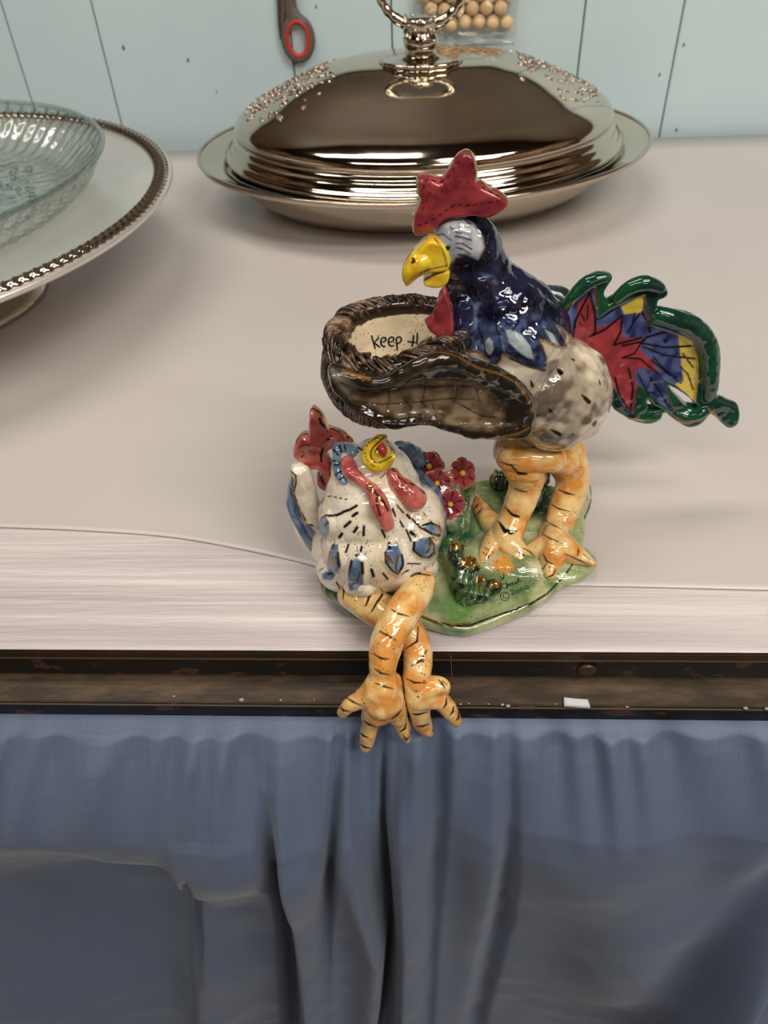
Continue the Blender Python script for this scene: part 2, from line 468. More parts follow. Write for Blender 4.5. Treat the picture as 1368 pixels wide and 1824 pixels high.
# dried white drip on the rail
dr = [on(800, 1157, -.001), at(803, 1170, -.0012), at(804, 1185, -.0002), at(805, 1208, -.0002)]
V, f = tube(catmull(dr, 5), .00012, 6); link('paint_drip', mesh(V, f), plain('drip', S(130, 125, 115), .8), TB)
# white chip
c0 = on(1026, 1254, -.0213)
pts = [(-.0054, -.0014), (-.0050, .0026), (-.001, .0020), (.0052, .0016), (.0056, -.0022), (.001, -.0019)]
rg = [[c0+np.array([x*k, y*k, z]) for x, y in pts] for k, z in ((1, 0), (1, .0012), (.85, .0016))]
V, f = loft(rg); tag(link('tape_scrap', mesh(V, f, False), plain('white_scrap', S(196, 200, 202), .6), None, c0),
    'small white scrap of folded tape lying on the rusty ledge of the table edge', 'scrap')

# paper covering: flat sheet whose front strip is crumpled in long lengthwise creases
t = NT('white_paper'); n = t.noise(5, 4, .6)
t.l(t.ramp(n, [(.3, S(196, 188, 184)), (.7, S(204, 197, 193))]), t.b.inputs['Base Color']); t.b.inputs['Roughness'].default_value = .38
t.bump(t.noise(6, 3, .5), .15, .01); PAPER = t.m
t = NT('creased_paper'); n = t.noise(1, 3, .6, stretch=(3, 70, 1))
t.l(t.ramp(n, [(.38, S(190, 179, 182)), (.62, S(214, 207, 203))]), t.b.inputs['Base Color']); t.b.inputs['Roughness'].default_value = .36  # mauve tint of the film, with streaky sheen put into the colour
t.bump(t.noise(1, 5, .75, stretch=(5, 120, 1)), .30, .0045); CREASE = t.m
xs = np.linspace(-1.15, 1.15, 560); ys = np.concatenate([np.linspace(-.0006, .085, 150), np.linspace(.10, .66, 12)])
X, Y = np.meshgrid(xs, ys); P = np.stack([X.ravel(), Y.ravel(), 0*X.ravel()], 1)
def crease_h(P):
    a = vnoise(np.stack([P[:, 0]*5, P[:, 1]*300, P[:, 0]*0], 1), 1, 2)
    b = vnoise(np.stack([P[:, 0]*22, P[:, 1]*620, P[:, 0]*0], 1), 1, 7)
    c = vnoise(np.stack([P[:, 0]*90, P[:, 1]*800, P[:, 0]*0], 1), 1, 9)
    left = np.clip((-.07-P[:, 0])/.08, 0, 1)+np.clip((P[:, 0]-.10)/.2, 0, .5)
    win = np.clip((P[:, 1]-.009)/.004, 0, 1)*np.clip((.082-P[:, 1])/.03, 0, 1)
    return ((a-.5)*.0017+(b-.5)*.0006+(c-.5)*.0008*left)*win
P[:, 2] = crease_h(P)*.5+.0003
P[:, 2] -= np.clip((.0008-P[:, 1])/.0014, 0, 1)**2*.0004
me = mesh(P, grid_faces(len(xs), len(ys)))
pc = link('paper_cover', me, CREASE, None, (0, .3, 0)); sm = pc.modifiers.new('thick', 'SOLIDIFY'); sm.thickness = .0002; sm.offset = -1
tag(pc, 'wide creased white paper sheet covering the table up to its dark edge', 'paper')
# second, smooth sheet on top with a curved front edge
edge_px = [(-700, 925), (-300, 930), (0, 940), (150, 946), (300, 957), (420, 977), (520, 999), (600, 1019), (700, 1036), (860, 1044), (1060, 1045), (1368, 1052), (1700, 1060), (2100, 1068)]
E = catmull([on(x, y, .001) for x, y in edge_px], 8)
R2 = []
for k in range(26):
    f_ = (k/25)**1.6
    R2.append([np.array([e[0]*(1-f_)+f_*np.interp(i, [0, len(E)-1], [-1.12, 1.12]), e[1]*(1-f_)+(wy(e[0])-.022)*f_, .00105+.0006*math.exp(-k/2.)+.0005*math.sin(e[0]*9+k*.3)*min(1, k/6)*.6]) for i, e in enumerate(E)])
V = [p for r in R2 for p in r]
s2 = link('paper_sheet', mesh(V, grid_faces(len(E), len(R2))), PAPER, None, (0, .35, 0)); sm = s2.modifiers.new('thick', 'SOLIDIFY'); sm.thickness = .0003; sm.offset = -1
tag(s2, 'smooth white paper sheet with a curved front edge lying over the creased paper', 'paper')

# ================================================================== TABLE SKIRT
t = NT('blue_cloth')
wv = t.n('ShaderNodeTexWave', wave_type='BANDS', bands_direction='X', i_Scale=900, i_Distortion=1.5, i_Detail=1); t.l(t.tc.outputs['Object'], wv.inputs['Vector'])
wh = t.n('ShaderNodeTexWave', wave_type='BANDS', bands_direction='Z', i_Scale=900, i_Distortion=1.5, i_Detail=1); t.l(t.tc.outputs['Object'], wh.inputs['Vector'])
th = t.noise(1, 3, .7, stretch=(1600, 40, 25)); th2 = t.noise(1, 3, .7, stretch=(25, 40, 1600))
a = t.n('ShaderNodeMath', operation='ADD'); t.l(th, a.inputs[0]); t.l(th2, a.inputs[1])
h = t.n('ShaderNodeMath', operation='MULTIPLY'); t.l(a.outputs[0], h.inputs[0]); h.inputs[1].default_value = .5
c = t.ramp(h.outputs[0], [(.2, S(72, 86, 110)), (.8, S(94, 108, 134))])
c = t.mix(t.ramp(t.noise(4, 3), [(.35, (0, 0, 0, 1)), (.65, (1, 1, 1, 1))]), c, S(92, 100, 118), 'MIX') if False else c
t.l(c, t.b.inputs['Base Color']); t.b.inputs['Roughness'].default_value = .55
t.b.inputs['Sheen Weight'].default_value = .15
m3 = t.n('ShaderNodeMath', operation='ADD'); t.l(wv.outputs['Fac'], m3.inputs[0]); t.l(wh.outputs['Fac'], m3.inputs[1])
t.bump(m3.outputs[0], .12, .0004); CLOTH = t.m
NX, NZ = 900, 420
xs = np.linspace(-.60, .60, NX); zs = -.0300-(np.linspace(0, 1, NZ)**1.15)*.515
X, Zz = np.meshgrid(xs, zs); Zz = -.03+(Zz+.03)*(1+.20*np.clip((X+.20)/.06, 0, 1)); Y0 = np.full(X.shape, -.0125)
Pc = np.stack([X.ravel(), Y0.ravel(), Zz.ravel()], 1); U, Vv = proj(Pc)
def rdg(path, wl, wr, amps):
    vs = [p[1] for p in path]; x = np.interp(Vv, vs, [p[0] for p in path]); d = U-x
    A = np.interp(Vv, [a[0] for a in amps], [a[1] for a in amps])
    return A*np.exp(-np.where(d < 0, d/wl, d/wr)**2)
def blob(cx, cy, sx, sy, A, ang=0):
    ca, sa = math.cos(ang), math.sin(ang); dx, dy = U-cx, Vv-cy
    a, b = ca*dx+sa*dy, -sa*dx+ca*dy; return A*np.exp(-(a/sx)**2-(b/sy)**2)
D = np.zeros(U.shape)
D += rdg([(505, 1270), (515, 1350), (527, 1420), (545, 1600), (565, 1830)], 17, 60, [(1270, .0015), (1400, .011), (1600, .028), (1830, .040)])
D += rdg([(620, 1270), (632, 1400), (650, 1500), (676, 1620), (660, 1830)], 38, 16, [(1270, .003), (1400, .013), (1600, .028), (1830, .036)])
D += rdg([(585, 1270), (580, 1400), (560, 1600), (550, 1830)], 22, 26, [(1270, .0025), (1400, .004), (1500, .0)])
D += rdg([(722, 1270), (715, 1400), (722, 1600), (715, 1830)], 14, 55, [(1270, .003), (1400, .012), (1600, .026), (1830, .034)])
D += rdg([(880, 1270), (866, 1450), (845, 1600), (800, 1830)], 60, 28, [(1270, .004), (1330, .009), (1500, .014), (1830, .022)])
D += rdg([(815, 1270), (805, 1330), (800, 1400)], 14, 14, [(1270, .003), (1300, .003), (1400, 0)])
D += rdg([(360, 1270), (352, 1450), (362, 1600), (372, 1830)], 26, 70, [(1380, 0), (1480, .012), (1600, .022), (1830, .028)])
D += blob(160, 1385, 400, 120, .022) + blob(450, 1450, 80, 120, .010)
D += -blob(175, 1620, 210, 150, .036)
D += blob(60, 1760, 190, 90, .034, .7)
D += blob(1080, 1500, 190, 200, .016) + blob(1250, 1640, 34, 190, .052, math.radians(42)) + blob(1100, 1700, 120, 140, .020)
D += blob(1290, 1780, 90, 70, .016) + blob(1330, 1400, 60, 140, .010, math.radians(30))
D += -blob(1345, 1700, 60, 80, .012)
near = np.clip((1420-Vv)/140, 0, 1)
D += near*(.0030*np.sin(U/13.+2*np.sin(U/57.))+.0026*np.sin(U/29.+1.3))*np.clip((Vv-1262)/40, .3, 1)
Nn = np.stack([Pc[:, 0], Pc[:, 1]*0, Pc[:, 2]], 1)
D += (vnoise(Nn, 14, 3)-.5)*.010*np.clip((Vv-1300)/150, 0, 1) + (vnoise(Nn, 45, 4)-.5)*.0022*np.clip((Vv-1300)/120, 0, 1)
far = np.clip((np.abs(Pc[:, 0])-.38)/.1, 0, 1); D += far*.008*np.sin(Pc[:, 0]*60)
def slot(path, wid, amps):
    x = np.interp(Vv, [p[1] for p in path], [p[0] for p in path]); A = np.interp(Vv, [a[0] for a in amps], [a[1] for a in amps]); return -A*np.exp(-np.abs((U-x)/wid)**3)
D += slot([(474, 1270), (494, 1400), (503, 1500), (512, 1650), (520, 1830)], 14, [(1330, 0), (1420, .012), (1600, .022), (1830, .026)])
D += slot([(686, 1270), (684, 1400), (690, 1520), (696, 1640), (688, 1740), (664, 1830)], 7, [(1270, .002), (1350, .010), (1600, .022), (1830, .028)])
D += slot([(607, 1270), (604, 1350), (596, 1450), (585, 1600), (580, 1830)], 11, [(1270, .003), (1350, .010), (1480, .016), (1700, .006), (1830, .002)])
D += slot([(355, 1400), (358, 1500), (356, 1600), (360, 1700)], 9, [(1430, 0), (1500, .010), (1640, .012), (1720, 0)])
D += slot([(900, 1270), (897, 1400), (892, 1600), (845, 1830)], 16, [(1270, .003), (1400, .007), (1830, .010)])
D += slot([(782, 1270), (778, 1400), (765, 1600), (752, 1830)], 14, [(1270, .002), (1350, .006), (1830, .008)])
D += .018*np.clip((Vv-1272)/120, 0, 1)**.8 - .014*np.clip((Vv-1430)/300, 0, 1)
D *= np.clip((-.0300-Pc[:, 2])/.005, .0, 1)
D = np.where(D < -.018, -.018-.016*(1-np.exp(-(-.018-D)/.016)), D)
Pc[:, 1] -= D + .0002
sk = link('table_skirt', mesh(Pc, grid_faces(NX, NZ)), CLOTH, None, (0, -.0125, -.03))
sm = sk.modifiers.new('thick', 'SOLIDIFY'); sm.thickness = .0006; sm.offset = 1
tag(sk, 'blue grey cloth skirt hanging in loose folds from the table edge', 'cloth')

# ================================================================== COVERED OVAL DISH
DC = np.array([0.001, .528]); DA = math.radians(6)
def oval(a, b, z, n=200, mod=None):
    out = []
    for i, th in enumerate(np.linspace(0, 2*math.pi, n, endpoint=False)):
        k = 1 if mod is None else mod(th); x, y = a*k*math.cos(th), b*k*math.sin(th)
        out.append(np.array([DC[0]+x*math.cos(DA)-y*math.sin(DA), DC[1]+x*math.sin(DA)+y*math.cos(DA), z]))
    return out
LOC = (DC[0], DC[1], .0014)
pl = thing('serving_dish', 'oval silver serving dish with wide rim holding the domed lid, by the wall', 'serving dish', LOC)
prof = [(.122, .075, .0014), (.130, .083, .0020), (.148, .100, .008), (.163, .114, .020), (.170, .121, .034), (.173, .124, .0415), (.186, .137, .0435), (.198, .149, .0462), (.2005, .1515, .0466)]
prof2 = [(.2015, .1525, .0484), (.2000, .1510, .0500), (.1980, .1490, .0490), (.187, .138, .0464), (.174, .125, .0450), (.168, .119, .036), (.150, .102, .012), (.10, .06, .006)]
V, f = loft([oval(*p) for p in prof]+[oval(*p) for p in prof2]); link('dish_body', mesh(V, f), SILVER, pl)
V, f = tube([p+np.array([0, 0, .0012]) for p in oval(.2002, .1512, .0484, 160)], .0016, 10, True); link('rim_bead', mesh(V, f), SILVERD, pl)
ld = thing('dome_lid', 'tall oval silver dome lid with ring handle and embossed ends, on its dish', 'lid', (DC[0], DC[1], .0475))
lp = [(.1745, .1265, .0478), (.1765, .1285, .0490), (.1765, .1285, .0510), (.1735, .1260, .0530), (.1715, .1240, .0545), (.1715, .1240, .0565), (.1690, .1215, .0580), (.1680, .1205, .0600), (.1680, .1205, .0615), (.1650, .1180, .0628), (.1640, .1170, .0650),
      (.1655, .1180, .0680), (.1640, .1165, .0730), (.1590, .1120, .0780), (.1500, .1045, .0835), (.1380, .0920, .0895), (.1240, .0800, .0960), (.1100, .0690, .1022), (.0980, .0590, .1070), (.0860, .0490, .1110), (.0700, .0370, .1147), (.0480, .0240, .1172), (.0230, .0115, .1184), (.004, .004, .1185)]
raw = catmull([np.array(p) for p in lp[10:]], 6); lpf = [np.array(p)*np.array([1, 1.12, 1]) for p in [np.array(p) for p in lp[:10]]+raw]
V, f = loft([oval(*p) for p in lpf]); V2 = [p*1 for p in V]
lid_m = mesh(V, f); lid_o = link('dome', lid_m, SILVER, ld); lt = bvh(lid_o)
# embossed leaf and scroll relief on both ends
em = []
for side, n_ in ((1, 210), (-1, 210)):
    for i in range(n_):
        th = (0 if side > 0 else math.pi)+random.gauss(0, .33); s_ = random.uniform(.50, .93)
        if abs(((th+math.pi/2) % math.pi)-math.pi/2) > .75*(1.25-s_*.6): continue
        x, y = .165*s_*math.cos(th), .132*s_*math.sin(th)
        q = Vector((DC[0]+x*math.cos(DA)-y*math.sin(DA), DC[1]+x*math.sin(DA)+y*math.cos(DA), .2))
        h = lt.ray_cast(q, Vector((0, 0, -1)))
        if h[0] is None: continue
        nn = h[1] if h[1].z > 0 else -h[1]
        tv = nn.orthogonal().normalized(); tv.rotate(Matrix.Rotation(random.uniform(0, 6.28), 3, nn)); bv = nn.cross(tv)
        L = random.uniform(.002, .0052)
        if random.random() < .3:
            R_ = random.uniform(.002, .0042); C_ = np.array(h[0])
            pts = [C_+R_*(1-.09*k)*(math.cos(k*.7)*np.array(tv)+math.sin(k*.7)*np.array(bv))+np.array(nn)*.0002 for k in range(10)]
            em.append(tube(pts, [.0008*(1-.05*k) for k in range(10)], 6))
        else:
            em.append(ellipsoid(np.array(h[0]), [np.array(tv)*L, np.array(bv)*L*.42, np.array(nn)*.0010], 1))
V, f = merge(em); tag(link('embossed_relief', mesh(V, f), SILVERD, ld), kind='stuff', label='embossed leaf and scroll relief on the ends of the lid')
# handle: stepped foot, clustered stem, ring
hc = np.array([-.0005, .505, .1165]); HP = []
def rev(c, pr, n=48, mod=None, ell=1.0):
    rg = []
    for j, (r, z) in enumerate(pr):
        rg.append([c+np.array([r*math.cos(a)*(1+(mod(a, j) if mod else 0)), ell*r*math.sin(a)*(1+(mod(a, j) if mod else 0)), z]) for a in np.linspace(0, 2*math.pi, n, endpoint=False)])
    return loft(rg)
V, f = rev(hc, [(.030, -.004), (.0325, -.0015), (.0335, .0012), (.0325, .0026), (.029, .0022), (.022, .0030), (.015, .0048), (.0125, .0060)], 72, lambda a, j: .03*math.cos(14*a) if j < 5 else 0, .75)
link('handle_foot', mesh(V, f), SILVER, ld)
V, f = rev(hc, [(.0125, .005), (.0135, .0075), (.0122, .0095), (.0135, .012), (.0142, .0155), (.0128, .0185), (.011, .021), (.0105, .024), (.0122, .028), (.011, .031), (.004, .032)], 60, lambda a, j: .07*abs(math.cos(7*a)) if j > 4 else 0)
kb = [(V, f)]
for i in range(60):
    a = random.uniform(0, 6.28); z = random.uniform(.015, .032); kb.append(sphere(hc+np.array([.0128*math.cos(a), .0128*math.sin(a), z]), random.uniform(.0012, .0021), 1))
V, f = merge(kb); link('handle_stem', mesh(V, f), SILVER, ld)
rc = hc+np.array([.0008, 0, .0535]); n_ = 120; RP = []
for a in np.linspace(0, 2*math.pi, n_, endpoint=False): RP.append(rc+np.array([.0335*math.cos(a), 0, .0285*math.sin(a)]))
V, f = tube(RP, [.0042+.0007*math.sin(3*a)+.0003*math.sin(22*a)*(1 if math.sin(a) < -.2 else 0) for a in np.linspace(0, 2*math.pi, n_, endpoint=False)], 14, True)
link('ring_handle', mesh(V, f), SILVER, ld)

# ================================================================== CAKE STAND AND GLASS DISH
TC = np.array([-.400, .330, 0.]); TZ = .0735
cs = thing('cake_stand', 'round silver pedestal tray with a rope edge, at the left', 'cake stand', (TC[0], TC[1], .0014))
def revp(c, pr, n, mod=None): return rev(np.array(c), pr, n, mod)
V, f = revp((TC[0], TC[1], 0), [(.03, TZ-.006), (.10, TZ-.0065), (.185, TZ-.0055), (.205, TZ-.004), (.2170, TZ-.001), (.2195, TZ+.001), (.2205, TZ+.0025), (.2190, TZ+.0040), (.2150, TZ+.0046), (.2090, TZ+.0030), (.2040, TZ+.0012), (.190, TZ-.0008), (.186, TZ-.0016), (.172, TZ-.0018), (.10, TZ-.0020), (.002, TZ-.0020)], 180)
link('tray', mesh(V, f), SILVERT, cs)
NG = 190*6; rg = []
for i in range(NG):
    a = 2*math.pi*i/NG; rr = []
    for k in range(12):
        b = 2*math.pi*k/12; q = .0042*(1+.26*math.cos(190*a+2.6*b)); rr.append(np.array([TC[0]+(.2125+q*1.15*math.cos(b))*math.cos(a), TC[1]+(.2125+q*1.15*math.cos(b))*math.sin(a), TZ+.0038+q*.75*math.sin(b)]))
    rg.append(rr)
V = [p for r in rg for p in r]; f = grid_faces(12, NG, True)
for k in range(12): f.append(((NG-1)*12+k, (NG-1)*12+(k+1) % 12, (k+1) % 12, k))
tag(link('rope_edge', mesh(V, f), SILVERD, cs), label='gadrooned rope edge of darker metal')
V, f = revp((TC[0]+.020, TC[1]+.002, .0014), [(.085, 0), (.087, .0015), (.086, .004), (.078, .0065), (.060, .010), (.044, .017), (.028, .028), (.020, .040), (.019, .048), (.026, .058), (.040, .0655)], 96)
link('foot', mesh(V, f), SILVER, cs)
def clear(name, tint, gloss=.02, bumpn=None, ior=1.5, boost=1.0):
    t = NT(name); nt_ = t.t; tr = t.n('ShaderNodeBsdfTransparent'); tr.inputs[0].default_value = tint
    gl = t.n('ShaderNodeBsdfGlossy'); gl.inputs['Roughness'].default_value = gloss; fr = t.n('ShaderNodeLayerWeight'); fr.inputs[0].default_value = .5
    pw = t.n('ShaderNodeMath', operation='POWER'); t.l(fr.outputs['Facing'], pw.inputs[0]); pw.inputs[1].default_value = 3.2; ad = t.n('ShaderNodeMath', operation='ADD'); t.l(pw.outputs[0], ad.inputs[0]); ad.inputs[1].default_value = .06
    m_ = t.n('ShaderNodeMath', operation='MULTIPLY'); t.l(ad.outputs[0], m_.inputs[0]); m_.inputs[1].default_value = boost*.7; m_.use_clamp = True
    mx = t.n('ShaderNodeMixShader'); t.l(m_.outputs[0], mx.inputs[0]); t.l(tr.outputs[0], mx.inputs[1]); t.l(gl.outputs[0], mx.inputs[2])
    if bumpn:
        vo = t.n('ShaderNodeTexVoronoi', i_Scale=bumpn[0]); t.l(t.tc.outputs['Object'], vo.inputs['Vector']); b_ = t.n('ShaderNodeBump'); b_.inputs['Strength'].default_value = bumpn[1]; b_.inputs['Distance'].default_value = bumpn[2]
        t.l(vo.outputs['Distance'], b_.inputs['Height']); t.l(b_.outputs[0], gl.inputs['Normal']); t.l(b_.outputs[0], fr.inputs['Normal'])
    t.l(mx.outputs[0], nt_.nodes['Material Output'].inputs[0]); return t.m
t = NT('clear_glass_solid'); t.p(Roughness=.02, IOR=1.45); t.b.inputs['Transmission Weight'].default_value = 1; t.b.inputs['Base Color'].default_value = (.95, .995, .98, 1)
GLASS = clear('clear_glass', (.945, .985, .965, 1), .03, (90, .25, .002), 1.7, 1.5)
RIMG = clear('glass_rim', (.88, .965, .94, 1), .02, None, 1.6, 1.5)
t = NT('pressed_glass'); t.p(Roughness=.03, IOR=1.45); t.b.inputs['Transmission Weight'].default_value = 1; t.b.inputs['Base Color'].default_value = (.93, .985, .96, 1)
vo = t.n('ShaderNodeTexVoronoi', i_Scale=170); t.l(t.tc.outputs['Object'], vo.inputs['Vector']); PGLASS = clear('pressed_glass', (.93, .97, .95, 1), .05, (170, .9, .003), 1.9, 1.5)
GC = (-.386, .324, 0)
zb = TZ-.0012
gd = thing('glass_dish', 'clear pressed glass dish with fluted sides, set on the silver pedestal tray', 'dish', (GC[0], GC[1], zb))
def fl(a, j): return .020*math.cos(72*a) if j in (7, 8) else (.012*math.cos(72*a) if j in (2, 3, 9) else 0)
V, f = revp(GC, [(.005, zb), (.125, zb), (.138, zb+.002), (.152, zb+.012), (.1625, zb+.026), (.1660, zb+.0295), (.1640, zb+.0308), (.1590, zb+.0270)][:6]+[(.1640, zb+.0308), (.1480, zb+.0190), (.1400, zb+.0125), (.1300, zb+.0062), (.118, zb+.0040), (.005, zb+.0038)], 432, fl)
link('bowl', mesh(V, f), GLASS, gd)
rel = []
for i in range(230):
    a = random.uniform(0, 6.28); r_ = .112*math.sqrt(random.random()); c0 = np.array([GC[0]+r_*math.cos(a), GC[1]+r_*math.sin(a), zb+.0042])
    q = random.uniform(0, 6.28); L = random.uniform(.003, .010)
    rel.append(ellipsoid(c0, [(L*math.cos(q), L*math.sin(q), 0), (-L*.4*math.sin(q), L*.4*math.cos(q), 0), (0, 0, .0016)], 1))
for i in range(160):
    a = 2*math.pi*i/160; r_ = .158; rel.append(sphere(np.array([GC[0]+r_*math.cos(a), GC[1]+r_*math.sin(a), zb+.0215+.002*math.sin(i*2.4)]), .0019, 1))
V, f = merge(rel); tag(link('pressed_pattern', mesh(V, f), PGLASS, gd), kind='stuff', label='raised fruit and leaf pattern pressed in the glass')
V, f = tube([np.array([GC[0]+.1648*math.cos(a), GC[1]+.1648*math.sin(a), zb+.0302]) for a in np.linspace(0, 2*math.pi, 200, endpoint=False)], .0019, 10, True); tag(link('glass_rim', mesh(V, f), RIMG, gd), label='pale aqua rolled glass rim')
# low clear glass plate beneath it, covering the tray centre
V, f = revp((TC[0]+.004, TC[1]-.002, 0), [(.004, TZ-.0019), (.150, TZ-.0019), (.1790, TZ+.0040), (.1802, TZ+.0052), (.1780, TZ+.0056), (.150, TZ+.0004), (.004, TZ-.0004)], 200)

# ================================================================== THINGS ON THE WALL
def wp(px, py, off=0.):
    p = at(px, py, .695); return at(px, py, wy(p[0])-off)
HAND = plain('scissor_plastic', S(96, 88, 82), .45); RED = plain('red_grip', S(186, 58, 48), .5); STEEL = plain('scissor_steel', S(120, 108, 98), .3, .9)
p0 = wp(530, 70)
sc_ = thing('scissors', 'scissors with grey and red oval finger loop hanging on the panelled wall', 'scissors', tuple(p0))
oc = wp(531, 69, .006); N_ = 60
rp = [oc+np.array([.0142*math.cos(a), 0, .0187*math.sin(a)]) for a in np.linspace(0, 2*math.pi, N_, endpoint=False)]
loop = tube(rp, .0033, 10, True)
sh = plate([(516, 52), (507, 20), (506, -60), (512, -90), (524, -80), (527, 0), (534, 22), (549, 44), (541, 42), (530, 38), (521, 42)], lambda x, y: wp(x, y, .006)[1], .003, 1.5)
V, f = merge([loop, sh]); link('handle', mesh(V, f), HAND, sc_)
V, f = tube([oc+np.array([.0112*math.cos(a), -.0012, .0155*math.sin(a)]) for a in np.linspace(0, 2*math.pi, N_, endpoint=False)], .0026, 10, True); link('grip_lining', mesh(V, f), RED, sc_)
V, f = plate([(492, -95), (511, -95), (511, 0), (508, 25), (503, 62), (499, 71), (497, 60), (494, 20)], lambda x, y: wp(x, y, .006)[1], .0012, .8); link('blade', mesh(V, f), STEEL, sc_)
V, f = revp(wp(512, -80, .006), [(.004, -.001), (.005, 0), (.004, .001)], 16); 
V, f = tube([wp(512, -84, 0), wp(512, -84, .012)], .0022, 12); link('hook', mesh(V, f), STEEL, sc_)

bt = NT('clear_plastic'); bt.p(Roughness=.12, IOR=1.2); bt.b.inputs['Transmission Weight'].default_value = 1; bt.b.inputs['Base Color'].default_value = (.97, .98, .98, 1)
bt.bump(bt.noise(40, 3), .5, .004)
bc = wp(828, 30, .009); W2 = .0505
ZB, ZT = wp(828, 77)[2], .205
rows = []
for j, tz in enumerate(np.linspace(0, 1, 22)):
    z = ZB+(ZT-ZB)*tz; thick = .0085*math.sin(min(1, max(0, (z-ZB-.012)/.03))*math.pi/2)*(1 if z < .165 else max(.02, 1-(z-.165)/.035))+.0005
    rr = []
    for a in np.linspace(0, 2*math.pi, 48, endpoint=False):
        x = bc[0]+W2*np.sign(math.cos(a))*abs(math.cos(a))**.6; rr.append(np.array([x, wy(x)-.0098-thick*math.sin(a)*(1+.12*math.sin(9*a+j)), z+.001*math.sin(a*5+j)]))
    rows.append(rr)
V, f = loft(rows)
bag = link('plastic_bag', mesh(V, f), clear('bag_film', (.985, .99, .99, 1), .10, (45, .8, .006), 1.45, 1.6), None, (bc[0], bc[1], ZB))
tag(bag, 'clear plastic bag full of wooden beads hanging on the wall behind the dish handle', 'bag')
t = NT('bead_wood'); t.l(t.ramp(t.noise(30, 3, .5, stretch=(1, 1, 5)), [(.3, S(214, 180, 132)), (.7, S(240, 212, 168))]), t.b.inputs['Base Color']); t.b.inputs['Roughness'].default_value = .5; BW = t.m
bm_ = bmesh.new(); bmesh.ops.create_icosphere(bm_, subdivisions=3, radius=.0066)
bmh = bpy.data.meshes.new('bead'); bm_.to_mesh(bmh); bm_.free(); bmh.polygons.foreach_set('use_smooth', [True]*len(bmh.polygons)); bmh.materials.append(BW)
k = 0
for r_ in range(5):
    for i in range(7):
        x = bc[0]-.0405+i*.0136+(.0068 if r_ % 2 else 0)*(1 if i < 6 else 0)-(.0 if r_ % 2 else 0); z = ZB+.0195+r_*.0118+random.uniform(-.0008, .0008)
        if i == 6 and r_ % 2: continue
        b_ = bpy.data.objects.new('wooden_bead', bmh); COL.objects.link(b_); b_.location = (x, wy(x)-.0098, z)
        b_.rotation_euler = (random.random()*3, random.random()*3, 0)
        tag(b_, 'pale round wooden bead in the clear bag on the wall', 'bead', 'wooden beads in the plastic bag')

# ================================================================== THE CERAMIC FIGURINE
FG = thing('rooster_figurine', 'glazed ceramic figurine of rooster holding a nest over seated hen on green base', 'figurine', (.018, .055, .0014))
FG['label'] = 'glossy ceramic figurine of rooster with nest bowl and seated hen at table edge'
NAVY = S(28, 34, 62, 0); NAVY2 = S(13, 15, 28, 0); SLATE = S(96, 112, 142, 0); PALEG = S(172, 186, 186, 0)
CREAM = S(238, 228, 208, 0); BLUEG = S(120, 146, 176, 0); BLUEG2 = S(88, 112, 142, 0); PINK = S(208, 116, 106, 0); PINK2 = S(176, 76, 74, 0)
RED1 = S(166, 62, 68, 0); RED2 = S(138, 46, 56, 0); YEL = S(238, 208, 60, 0); YEL2 = S(226, 180, 36, 0)
OR1 = S(232, 194, 128, 0); OR2 = S(220, 148, 70, 0); GREEN1 = S(160, 172, 122, 0); GREEN2 = S(100, 126, 80, 0); GREEN3 = S(36, 84, 52, 0)

# ---- base: thin wavy slab of green glaze
bo = [(566, 1018), (572, 1046), (590, 1070), (612, 1084), (642, 1093), (690, 1100), (740, 1104), (776, 1113), (806, 1120), (836, 1119), (870, 1108), (905, 1097), (940, 1085), (972, 1064), (1000, 1040), (1024, 1008), (1036, 976), (1040, 940), (1034, 905), (1010, 880), (975, 862), (935, 852), (890, 850), (845, 858), (790, 872), (730, 890), (660, 915), (600, 950), (572, 985)]
zt = .0085
loopw = catmull([on(x, y, .0075) for x, y in bo], 6, True); cx = np.mean(loopw, 0); n_ = len(loopw)
rings = []
for k, (f_, z) in enumerate([(.90, .0014), (.965, .0014), (.99, .0030), (1.0, .0052), (1.0, .0068), (.985, .0082), (.95, .0086), (.90, .0082), (.7, .0092), (.45, .0105), (.2, .0112), (.02, .0115)]):
    rings.append([np.array([cx[0]+(p[0]-cx[0])*f_, cx[1]+(p[1]-cx[1])*f_, z+(.0010*math.sin(i*.19)+.0008*math.sin(i*.07+1) if .0014 < z else 0)]) for i, p in enumerate(loopw)])
base_parts = [loft(rings), limb([gnd(600, 1050, .010, 22), gnd(640, 1070, .011, 22), gnd(690, 1078, .010, 20)], True),
              ellipsoid(on(905, 985, .009), [(.024, 0, 0), (0, .017, 0), (0, 0, .006)], 3), ellipsoid(on(985, 1000, .008), [(.02, 0, 0), (0, .014, 0), (0, 0, .005)], 3),
              ellipsoid(on(700, 1010, .006), [(.032, 0, 0), (0, .022, 0), (0, 0, .012)], 3), ellipsoid(on(820, 930, .008), [(.016, 0, 0), (0, .02, 0), (0, 0, .006)], 3)]
